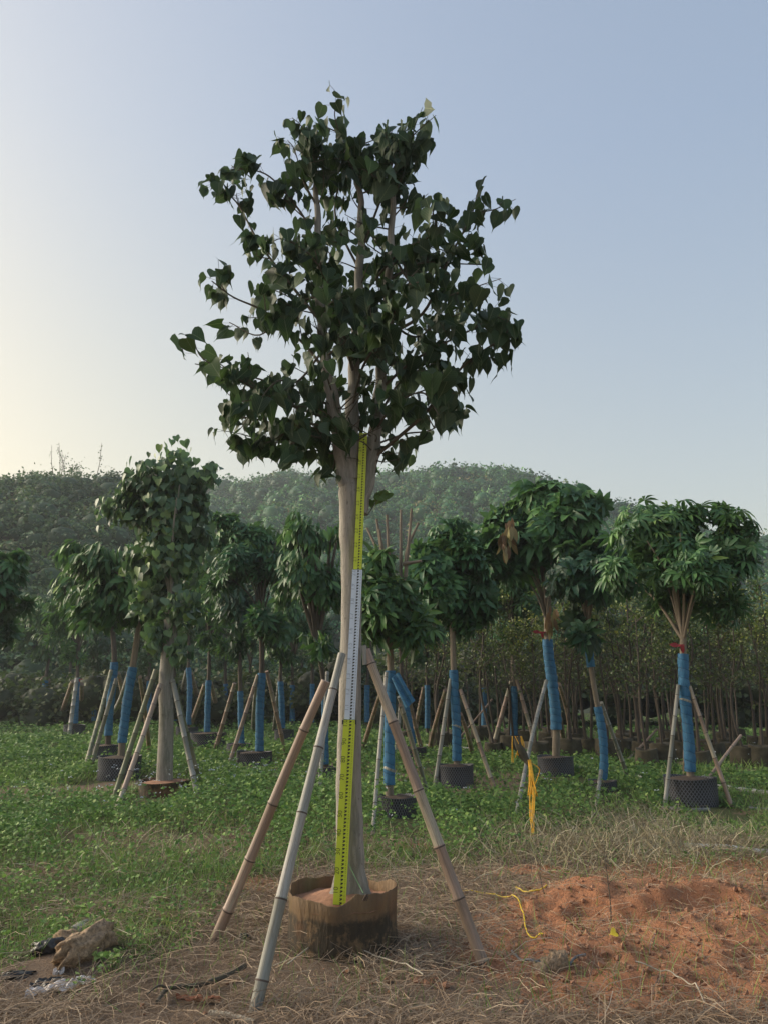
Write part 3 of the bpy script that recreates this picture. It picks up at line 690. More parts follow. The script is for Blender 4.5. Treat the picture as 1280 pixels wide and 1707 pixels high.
for pts, r0, dy in BR:
    n = len(pts); r0 = r0 * .8; w_ = [(590 + (a - 590) * (.97 if a > 590 else .985), 478 + (b - 478) * .96, YT + dy * (i / (n - 1)) * 1.15) for i, (a, b) in enumerate(pts)]
    w_ = PX(w_); w_[0] = limb_all[np.argmin(((limb_all - w_[0]) ** 2).sum(1))]; w_[1:-1] += rng.normal(0, .02, (n - 2, 3)); p = smooth_path(w_, 6); tube(mbB, p, np.linspace(r0, .0035, len(p)), 7); twigs.append((p, 1.0))
# finer shoots off every branch
shoots = []
for p, _ in list(twigs):
    n = len(p)
    for q in range(4):
        i = rng.integers(n // 5, n - 1); d = norm(norm(p[min(i + 1, n - 1)] - p[i - 1]) * 1.0 + rng.normal(0, .55, 3) + [0, 0, .3]); L = rng.uniform(.12, .30)
        e = p[i] + d * L; md = (p[i] + e) / 2 + rng.normal(0, .02, 3); s = smooth_path([p[i], md, e], 4)
        tube(mbB, s, np.linspace(.005, .002, len(s)), 5, cap=False); shoots.append(s)
for p in limb_pts:            # short shoots all along the limbs
    for q in range(34):
        i = rng.integers(int(len(p) * .14), int(len(p) * .92)); d = norm(np.array([rng.normal(0, 1), rng.normal(-.25, 1), rng.uniform(-.1, .8)])); L = rng.uniform(.12, .38)
        e = p[i] + d * L; s = smooth_path([p[i], (p[i] + e) / 2 + rng.normal(0, .02, 3), e], 4); tube(mbB, s, np.linspace(.006, .002, len(s)), 5, cap=False); shoots.append(s)
lp, lo = [], []
for p, _ in twigs:
    L = np.linalg.norm(p[-1] - p[0]); n = int(L * 24)
    for q in range(n):
        t = 1 - rng.random() * .82; f = t * (len(p) - 1); i = min(int(f), len(p) - 2); lp.append(p[i] + (p[i + 1] - p[i]) * (f - i)); lo.append(norm(p[-1] - p[0]))
for s in shoots:
    for q in range(int(rng.integers(4, 9))):
        f = rng.uniform(.35, 1) * (len(s) - 1); i = min(int(f), len(s) - 2); lp.append(s[i] + (s[i + 1] - s[i]) * (f - i)); lo.append(norm(s[-1] - s[0]))
lp = np.array(lp); lo = np.array(lo)
# twig axil above the trunk fork is bare
zr0, zr1 = P(606, 775, YT)[2], P(606, 712, YT)[2]; xr = P(605, 740, YT)[0]
k = (lp[:, 2] > 2.62) & (lp[:, 2] < P(590, 190, YT)[2]) & ~((lp[:, 2] > zr0) & (lp[:, 2] < zr1 + .12) & (np.abs(lp[:, 0] - xr) < .13) & (lp[:, 1] < YT + .05)); lp, lo = lp[k], lo[k]; n = len(lp); print('LEAVES', n)
h = norm(np.concatenate([rng.normal(0, 1, (n, 2)), np.zeros((n, 1))], 1)); pd = norm(h * .8 + lo * .45 + np.array([0, 0, -.05]) + rng.normal(0, .2, (n, 3)))
pl = rng.uniform(.05, .10, n); att = lp + pd * pl[:, None]
d = norm(h * .35 + np.array([0, 0, -1]) + rng.normal(0, .38, (n, 3))); nn = norm(h + rng.normal(0, .45, (n, 3)) + [0, 0, .45])
mbF = MB(); S = .062 + .066 * rng.random(n); cc = np.clip(rng.beta(2, 3.2, n), 0, 1); wd_ = rng.uniform(.72, 1.02, n); zf = rng.uniform(.2, 1.6, n); kind_ = rng.integers(0, 4, n)
for kq, tpl in enumerate((HEART, HEARTB, HEARTC, HEARTD)):
    k = kind_ == kq; inst(mbF, *tpl, att[k], frames(d, nn)[k], np.stack([S * wd_, S, S * zf], -1)[k], cc[k])
# petioles: thin two-sided strips
side = norm(np.cross(pd, np.array([0, .3, 1.0]))) * .0013
V = np.stack([lp - side, lp + side, att + side, att - side], 1).reshape(-1, 3); Fq = np.arange(4 * n).reshape(-1, 4); mbB.add(V, Fq, .5)
# a low epicormic sprig beside the fork (right)
sp = PX([(612, 860), (628, 835), (640, 815)]); sp = smooth_path(sp, 4); tube(mbB, sp, .003, 5)
a2 = np.array([sp[-1], sp[-3], sp[-2], sp[4], sp[-1]]) + rng.normal(0, .02, (5, 3)); inst(mbF, *HEART, a2, frames(norm(rng.normal(0, .4, (5, 3)) + [0, 0, -1]), norm(rng.normal(0, .4, (5, 3)) + [0, -1, .3])), rng.uniform(.05, .075, 5), np.full(5, .92))
mbB.build('branches', M['twig'], fig_base, fig); mbF.build('foliage', M['fig'], fig_base, fig)

rng = rng_all
# pot of the main tree
pc = G(570, 1604); pc = np.array([P(570, 1500, YT)[0], YT, 0.0]); pc[2] = float(gz(pc[0], pc[1])) - .02
PR = .292
def pot_mod(rr, zz, a):
    top0 = np.clip((zz - .15) / .15, 0, 1)
    w_ = 1 + .018 * np.sin(3 * a + 1) + .012 * np.sin(7 * a) + top0 * .016 * np.sin(11 * a + 2) + .006 * np.sin(17 * a + zz * 30) + .02 * np.sin(2 * a + .5) * (zz / .3)
    top = np.clip((zz - .22) / .08, 0, 1)
    zz2 = zz + top * (.016 * np.sin(2 * a + 2.2) + .010 * np.sin(5 * a) + .003 * np.sin(13 * a + 1) + .002 * np.sin(29 * a) + .03 * np.exp(-((a - 5.05) / .14) ** 2) - .03 * np.exp(-((a - 3.0) / .35) ** 2))
    return rr * w_ * (1 - .05 * top * np.exp(-((a - 5.05) / .2) ** 2)), zz2
fp = empty('fabric_pot', pc, 'rusty brown stained fabric pot holding the tall fig, no net lattice', 'plant pot')
mb = MB(); lathe(mb, [(PR, -.05), (PR + .004, .0), (PR + .004, .06), (PR, .12), (PR - .002, .18), (PR - .002, .24), (PR, .30), (PR - .004, .303), (PR - .008, .30), (PR - .010, .22), (PR - .01, .16)], pc, 96, rmod=pot_mod)
mb.build('pot_wall', M['tin'], pc, fp)
mb = MB(); 
def soil_mod(rr, zz, a): return rr * (1 + .018 * np.sin(3 * a + 1)), zz + .02 * (fbm(np.cos(a) * rr * 14 + 5, np.sin(a) * rr * 14 + 9) - .5) * 2
lathe(mb, [(PR - .004, .235), (.22, .24), (.18, .25), (.14, .262), (.10, .275), (.05, .28), (.001, .28)], pc, 64, rmod=soil_mod)
mb.build('soil', M['soil'], pc, fp)
mb = MB(); tie = P(609, 1491, YT - PR - .005)
for kx in range(3): tube(mb, smooth_path([tie + [-.012 + .01 * kx, 0, -.03], tie + [.004, -.012, 0], tie + [.015, .0, -.02 + .01 * kx]], 4), .003, 6)
mb.build('rim_tie', M['node'], pc, fp)
POTS.append((pc[0], pc[1], PR + .01))
mb = MB(); s = smooth_path([P(578, 1432, YT - .11), P(592, 1462, YT - .17), P(606, 1489, YT - PR + .01)], 5); tube(mb, s, .0022, 5)
tag(mb.build('string', M['greenwire'], s[0]), 'thin green string from the pale trunk down to the brown pot rim', 'string')

# measuring staff
st0, st1, st2, st3 = P(566, 1508, YT - .19), P(583, 1200, YT - .125), P(596, 950, YT - .10), P(606, 722, YT - .04)
staff = empty('measuring_staff', st0, 'yellow and white marked measuring staff leaning against the pale fig trunk', 'measuring staff')
def staff_sec(a, b, wd, th, mat, ink, num0):
    ax = norm(b - a); side = norm(np.cross(ax, np.array([0, -1.0, 0])) * -1); side = norm(np.array([1, 0, 0]) - ax[0] * ax); fr = np.cross(ax, side) * -1
    if fr[1] > 0: fr = -fr
    Mx = np.stack([side, fr, ax], -1); L = np.linalg.norm(b - a); c = (a + b) / 2
    mb = MB(); box(mb, c, wd, th, L, M=Mx); mk, nk = 1, 2; step = L / 50
    def q(u, v, w_, h_, tgt, skew=0):   # small marks laid 1.5 mm proud of the front face
        o = a + ax * v + side * u + fr * (th / 2 + .0015)
        V = [o - side * w_ / 2, o + side * w_ / 2, o + side * (w_ / 2 + skew) + ax * h_, o + side * (-w_ / 2 + skew) + ax * h_]
        mb.add(V, [[0, 1, 2, 3]], .5, None, tgt)
    for i in range(50):
        v = i * step
        q(.02 * wd, v + step * .12, wd * .10, step * .30, mk, wd * .12); q(.13 * wd, v + step * .42, wd * .20, step * .34, mk, -wd * .03)
        for s_ in (.15, .55): q(.36 * wd, v + step * s_, wd * .05, step * .12, mk)
    q(0, 0, wd, .002, mk)
    for i in range(10):
        cu = bpy.data.curves.new('n', 'FONT'); cu.body = str(num0 + i * 10 + 10) if num0 + i * 10 + 10 < 100 else '%.1f' % ((num0 + i * 10 + 10) / 100); cu.size = wd * .55; cu.align_x = 'LEFT'
        ob = bpy.data.objects.new('n', cu); sc.collection.objects.link(ob); me = bpy.data.meshes.new_from_object(ob)
        V = np.array([v.co[:] for v in me.vertices]); F = [list(p.vertices) for p in me.polygons]
        sc.collection.objects.unlink(ob); bpy.data.objects.remove(ob)
        W = a + ax * ((i + .55) * L / 10) + fr * (th / 2 + .0015) + V[:, :1] * ax + V[:, 1:2] * (-side) + side * (-.16 * wd)
        T = [[f[0], f[j], f[j + 1]] for f in F for j in range(1, len(f) - 1)]
        mb.add(W, T, .5, None, nk)
    mb.build('staff_section', [mat, M['ink'], ink], st0, staff, smooth=False)
staff_sec(st0, st1, .066, .030, M['yellow'], M['ink_pale'], 0)
staff_sec(st1 + [0, .006, 0], st2 + [0, .006, 0], .058, .024, M['white'], M['ink_blue'], 100)
staff_sec(st2 + [0, .010, 0], st3 + [0, .010, 0], .048, .019, M['yellow'], M['ink_pale'], 200)
ax = norm(st1 - st0)
for s_ in (-1, 1):
    mb = MB(); box(mb, st1 - ax * .012 + np.array([s_ * .036, 0, 0]), .008, .034, .024); mb.build('section_clip', M['black'], st0, staff, smooth=False)

# ================================================================== BAMBOO POLES
def bamboo(p0, p1, r0, r1, mat, label, group, nodes=.30, bend=.02, seed=0, seg=12, cat='bamboo pole'):
    g = np.random.default_rng(seed + 1000); p0 = np.asarray(p0, float); p1 = np.asarray(p1, float); L = np.linalg.norm(p1 - p0); ax = (p1 - p0) / L
    side = norm(np.cross(ax, [0, 0, 1.0])); ts, rs, rn, rm = [], [], [], []
    pos = [-.06]; x = g.uniform(.05, nodes)
    seglist = []
    while x < L - .04: seglist.append(x); x += nodes * g.uniform(.75, 1.2)
    cuts = [0.] + seglist + [L]
    for i in range(len(cuts) - 1):
        a, b = cuts[i], cuts[i + 1]; v = g.uniform(0, 1)
        for u in (a + .012, (a + b) / 2, b - .012):
            ts.append(u); rs.append(1.0 if u != (a + b) / 2 else .965); rn.append(v); rm.append(0)
        if i < len(cuts) - 2:
            rm[-1] = 0; rr = 1.0 + .02 / 1
            ts += [b - .004, b + .004]; rs += [1.10, 1.12]; rn += [v, v]; rm += [1, 0]
    ts = np.array(ts); rad = (r0 + (r1 - r0) * ts / L) * np.array(rs)
    b1, b2 = g.normal(0, bend, 2) * L
    path = p0 + ax * ts[:, None] + side * (b1 * np.sin(ts / L * math.pi))[:, None] * .5 + np.cross(ax, side) * (b2 * np.sin(ts / L * 2 * math.pi))[:, None] * .12
    mb = MB(); tube(mb, path, rad, seg, np.array(rn), ringmi=np.array(rm))
    o = mb.build('bamboo_pole', [mat, M['node']], p0)
    return tag(o, label, cat, group)
def gp(px, py, dz=-.05): v = G(px, py); v[2] += dz; return v
GM = 'bamboo poles bracing the tall fig'
bamboo(gp(348, 1575), P(545, 1132, YT - .12), .030, .026, M['bamboo_tan'], 'brownish bamboo pole leaning on the tall fig from the far left', GM, .38, .012, 1, 16)
bamboo(gp(421, 1688), P(571, 1087, YT - .20), .029, .022, M['bamboo_grey'], 'grey weathered bamboo pole in front of the tall fig, foot nearest the viewer', GM, .36, .012, 2, 16)
bamboo(gp(812, 1612), P(609, 1080, YT - .08), .031, .025, M['bamboo_tan'], 'bamboo pole leaning on the tall fig from the right', GM, .34, .010, 9, 16)
mb = MB(); tube(mb, [P(607, 1076, YT - .10), P(609, 1108, YT - .10)], .014, 10)
tag(mb.build('bamboo_offcut', M['bamboo_grey'], P(607, 1108, YT - .1)), 'short upright bamboo offcut wedged between the fig trunk and the right pole', 'bamboo piece')

# ================================================================== NURSERY TREES
def crown_geom(kind, C, rad, n, fork, seed, lumps=7, dead=0):
    """leaves in lumps on an uneven ellipsoid; returns foliage MB and list of stem ends"""
    g = rng; lc = rand_dir(lumps, -.5) * rad * g.uniform(.45, .88, (lumps, 1)) + C; lc = np.vstack([lc, C]); lr = np.concatenate([g.uniform(.28, .52, lumps), [.66]])
    which = g.integers(0, lumps + 1, n); d = rand_dir(n, -.75)
    pos = lc[which] + d * rad * (lr[which] * g.uniform(.35, 1.0, n) * (1 + .35 * (g.random(n) < .12)))[:, None]
    out = norm((pos - C) / rad)
    return pos, out, d, lc
def nursery_tree(s):
    px, py = s['base']; x, y, z = G(px, py); Y = y; k = ppm(Y, .8)
    base = np.array([x, y, z]); sh = s['short']
    t = empty('potted_fig_tree' if s['kind'] == 'heart' else 'nursery_tree', base, s['label'], 'tree', s.get('group', 'potted trees in the nursery rows'))
    tp = [(px, py - 4)] + s['trunk']; path = smooth_path(PX(tp, Y), 5)
    r = s['w'] / 2 / k; m = len(path)
    bark = M[s.get('bark', 'bark_dark')]
    mb = MB(); rr = np.linspace(r * 1.05, r * .85, m)
    if s['kind'] == 'heart': rr = r * (1 + .55 * np.exp(-np.linspace(0, 1, m) * 9) - .1 * np.linspace(0, 1, m))
    tube(mb, path, rr, 16 if s['w'] > 14 else 10, rmod=(lambda t_, a, q: 1 + .22 * np.exp(-t_ * 9) * np.cos(3 * a + 1) + .02 * np.sin(4 * a + 20 * t_)) if s['kind'] == 'heart' else None)
    fork = path[-1]
    # crown
    kind0 = s['kind']; cx, cy, rx, ry = s['crown']; C = P(cx, cy, Y + s.get('dy', 0)); kc = ppm(Y, C[2]); rad = np.array([rx / kc * 1.2, rx / kc, ry / kc * 1.1]) * (1.05 if kind0 != 'heart' else .92)
    kind = s['kind']; n = int(s['n'] * (2.3 if kind == 'heart' else 2.3)); pos, out, d, lc = crown_geom(kind, C, rad, n, fork, 0, s.get('lumps', 7))
    ex = list(s.get('extra', []))
    if kind != 'heart':      # low shoots round the fork and uneven leaders above the crown
        fx, fy = s['trunk'][-1]; u = rng.uniform
        for _ in range(3 if s.get('skirt', True) else 0): ex.append((fx + u(-1, 1) * rx * .55, fy - u(-.15, .35) * ry, rx * .32, max(5, int(n * .035))))
        for _ in range(4): ex.append((cx + u(-1, 1) * rx * 1.15, cy - u(.55, 1.25) * ry, rx * .2, max(3, int(n * .018))))
        for _ in range(2): ex.append((cx + (1 if _ else -1) * rx * u(1.05, 1.35), cy + u(-.2, .8) * ry, rx * .24, max(3, int(n * .02))))
    for (ex_, ey, er, en) in ex:
        en = int(en * (2.6 if kind == 'heart' else 1.8))
        p0 = P(ex_, ey, Y + rng.normal(0, .15)); q = p0 + rand_dir(en, -1) * er / kc * rng.uniform(.3, 1, (en, 1)); pos = np.vstack([pos, q]); out = np.vstack([out, norm(q - C)]); lc = np.vstack([lc, p0[None]])
    # stems rise from the fork into the crown
    ends = list(lc[:9]) + [C + np.array([rng.normal(0, .4) * rad[0], rng.normal(0, .4) * rad[1], rad[2] * rng.uniform(.1, .7)]) for _ in range(s.get('stems', 5))]
    for e in ends:
        md = fork * .45 + e * .55 + np.array([(fork[0] - e[0]) * .25, 0, .0]); q = smooth_path([fork - [0, 0, .05], md, e], 5)
        r0 = min(r * rng.uniform(.3, .5), .026); tube(mb, q, np.linspace(r0, r0 * .3, len(q)), 7)
    for (a, b, h) in s.get('bare', []):       # cut-back bare limbs: (bottom px), (top px), depth offset
        q = smooth_path(PX([(*a, Y), ((a[0] + b[0]) / 2 + rng.normal(0, 4), (a[1] + b[1]) / 2, Y + h / 2), (*b, Y + h)]), 5); tube(mb, q, np.linspace(3.6, 2.2, len(q)) / kc, 7)
    mb.build('trunk', bark, base, t)
    m_ = len(pos); mf = MB(); far = Y / 10
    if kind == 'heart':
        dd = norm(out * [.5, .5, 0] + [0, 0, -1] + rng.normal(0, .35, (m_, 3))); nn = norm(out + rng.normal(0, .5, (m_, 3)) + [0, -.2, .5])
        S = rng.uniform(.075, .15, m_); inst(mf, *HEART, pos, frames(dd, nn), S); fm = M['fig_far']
    elif kind in ('palm', 'lobed'):
        T = PALM if kind == 'palm' else LOBED
        nn = norm(out * [1, 1, .8] + rng.normal(0, .6, (m_, 3)) + [0, -.15, .55]); dd = norm(out * [1, 1, .2] + rng.normal(0, .4, (m_, 3)) + [0, 0, -.55])
        S = rng.uniform(.13, .30, m_) * s.get('ls', 1); inst(mf, *T, pos, frames(dd, nn), np.stack([S, S, S * rng.uniform(.6, 1.8, m_)], -1), np.clip(rng.beta(2, 3, m_) + .12 * (out[:, 2] > .6), 0, 1)); fm = M[s.get('leaf', 'palm')]  # leaves at the crown top drawn yellower: sunlight put into their colour
    else:   # hanging lance leaves in bunches
        b = 6; i = np.repeat(np.arange(m_), b); N = len(i); p2 = pos[i] + rng.normal(0, .045, (N, 3))
        dd = norm(out[i] * [.7, .7, .1] + rng.normal(0, .38, (N, 3)) + [0, 0, -.9]); nn = norm(out[i] + rng.normal(0, .4, (N, 3)) + [0, 0, .4])
        S = rng.uniform(.16, .28, N) * s.get('ls', 1); inst(mf, *LANCE, p2, frames(dd, nn), S, np.clip(rng.beta(2, 3, m_)[i] + rng.normal(0, .08, N), 0, 1)); fm = M[s.get('leaf', 'palm')]
    mf.build('foliage', fm, base, t)
    if s.get('dead'):
        md = MB()
        for (dx_, dy_, n_) in s['dead']:
            p0 = P(dx_, dy_, Y - rad[1] * .95); q = p0 + rng.normal(0, .05, (n_, 3)) * [1, 1, 2.2]
            inst(md, *LANCE, q, frames(norm(rng.normal(0, .18, (n_, 3)) + [0, 0, -1]), norm(rng.normal(0, .5, (n_, 3)) + [0, -1, 0])), rng.uniform(.16, .30, n_))
        tag(md.build('dead_leaves', M['dead'], base, t), 'withered brown leaves hanging limp')
    if s.get('wrap'):
        yt, yb = s['wrap']; zt, zb = P(px, yt, Y)[2], P(px, yb, Y)[2]; mm = (path[:, 2] >= min(zb, zt) - .02) & (path[:, 2] <= zt + .02)
        zz = np.linspace(zb, zt, 34); q = np.stack([np.interp(zz, path[:, 2], path[:, 0]), np.interp(zz, path[:, 2], path[:, 1]), zz], -1)
        rb = np.interp(zz, path[:, 2], rr); ww = s.get('ww', s['w'] + 6) / 2 / k
        wr = np.maximum(rb * 1.12, ww) * (1 + .05 * np.sin(np.arange(34) * 2.1) + rng.normal(0, .02, 34)); wr[-1] *= .93
        mw = MB(); tube(mw, q, wr, 18, rmod=lambda t_, a, q_: 1 + .035 * np.sin(2 * a + 14 * t_) + .02 * np.sin(5 * a - 40 * t_))
        if s.get('wrap2'):      # a second, higher length of cloth
            za, zb2 = P(px, s['wrap2'][1], Y)[2], P(px, s['wrap2'][0], Y)[2]; z2 = np.linspace(za, zb2, 16); q2 = np.stack([np.interp(z2, path[:, 2], path[:, 0]), np.interp(z2, path[:, 2], path[:, 1]), z2], -1)
            m2 = MB(); tube(m2, q2, ww * (1 + .05 * np.sin(np.arange(16) * 2.3)), 16); m2.build('trunk_wrap', M['wrap'], base, t)
        if s.get('flap'):
            e = q[-4]; fl = smooth_path([e + [.05, -.08, .06], e + [.13, -.10, -.10], e + [.22, -.09, -.26]], 5)
            for w_ in np.linspace(-.03, .03, 4): tube(mw, fl + [w_ * .9, -abs(w_), w_ * .8], np.linspace(.02, .032, len(fl)), 6)
        mw.build('trunk_wrap', M['wrap'], base, t)
        if s.get('band'):
            zz = P(px, s['band'], Y)[2]; c = np.array([np.interp(zz, q[:, 2], q[:, 0]), y, zz]); mw = MB(); tube(mw, [c - [.0, 0, .012], c + [.01, 0, .014]], ww * 1.13, 16); mw.build('tie_band', M['bamboo_grey'], base, t)
    if s.get('ribbon'):
        rx_, ry_ = s['ribbon']; c = P(rx_, ry_, Y - r - .01); mr = MB()
        tube(mr, [c + [r * .2, r + .01, -.012], c + [r * .2, r + .01, .014]], r * 1.12, 14)
        inst(mr, LANCE[0] * [1.6, 1, 1], LANCE[1], np.array([c, c + [.02, -.01, 0], c - [.03, 0, 0]]), frames(norm(np.array([[.2, -.1, -1], [-.3, -.1, -.9], [-.9, -.2, .1]])), np.array([[0, -1., .1]] * 3)), np.array([.10, .08, .12]))
        tag(mr.build('ribbon', M['red'], base, t), 'red plastic ribbon')
    # pot
    if s.get('pot'):
        pxc, pw, ptop = s['pot']; R_ = pw / 2 / k; c = np.array([P(pxc, py, Y)[0], y, z - .02]); H = P(pxc, ptop, Y - R_)[2] - z; H = max(.12, H)
        pt = empty('net_pot' if s['kind'] != 'heart' else 'fabric_pot', c, s['potlabel'], 'plant pot', 'pots in the nursery rows')
        mp = MB(); sd_ = rng.uniform(0, 6)
        lathe(mp, [(R_ * .99, -.04), (R_, .02), (R_, H * .5), (R_ * 1.005, H), (R_ * 1.02, H + .008), (R_ * .985, H + .006), (R_ * .98, H - .03)], c, 44, rmod=lambda a_, b_, c_: (a_ * (1 + .015 * np.sin(3 * c_ + sd_)), b_ + (b_ > .05) * .012 * np.sin(2 * c_ + sd_)))
        mp.build('pot_wall', M['netpot'] if s['kind'] != 'heart' else M['tin'], c, pt)
        mp = MB(); lathe(mp, [(R_ * .985, H - .02), (R_ * .7, H - .005), (R_ * .3, H + .015), (.001, H + .02)], c, 28); mp.build('soil', M['dark_soil'] if s['kind'] != 'heart' else M['soil'], c, pt)
        POTS.append((c[0], c[1], R_))
    for (tx, ty, bx, by, col, lab) in s.get('stakes', []):
        b = gp(bx, by); tY = Y + np.clip((b[1] - Y) * .12, -.15, .15); kk = s.get('sw', 7.5)
        bamboo(b, P(tx, ty, tY), kk / 2 / ppm(b[1], 0), kk / 2 / ppm(Y, 1.4) * .85, M['bamboo_' + col], lab, 'bamboo poles bracing the nursery trees', .26, .005, int(tx * 7 + ty), 9)
    return t
def S_(short, cond=''):
    def f(tx, ty, bx, by, col, where): return (tx, ty, bx, by, col, f'{ {"tan":"tan","grey":"pale grey","green":"dull green"}[col] } bamboo pole {where} {short}')
    return f
def spec(short, label, potlabel=None, stakes=(), **k):
    f = S_(short); k.update(short=short, label=label, potlabel=potlabel, stakes=[f(*a) for a in stakes]); return k
L_, R__, B_, F_ = 'bracing the left side of', 'bracing the right side of', 'standing behind', 'bracing the front of'
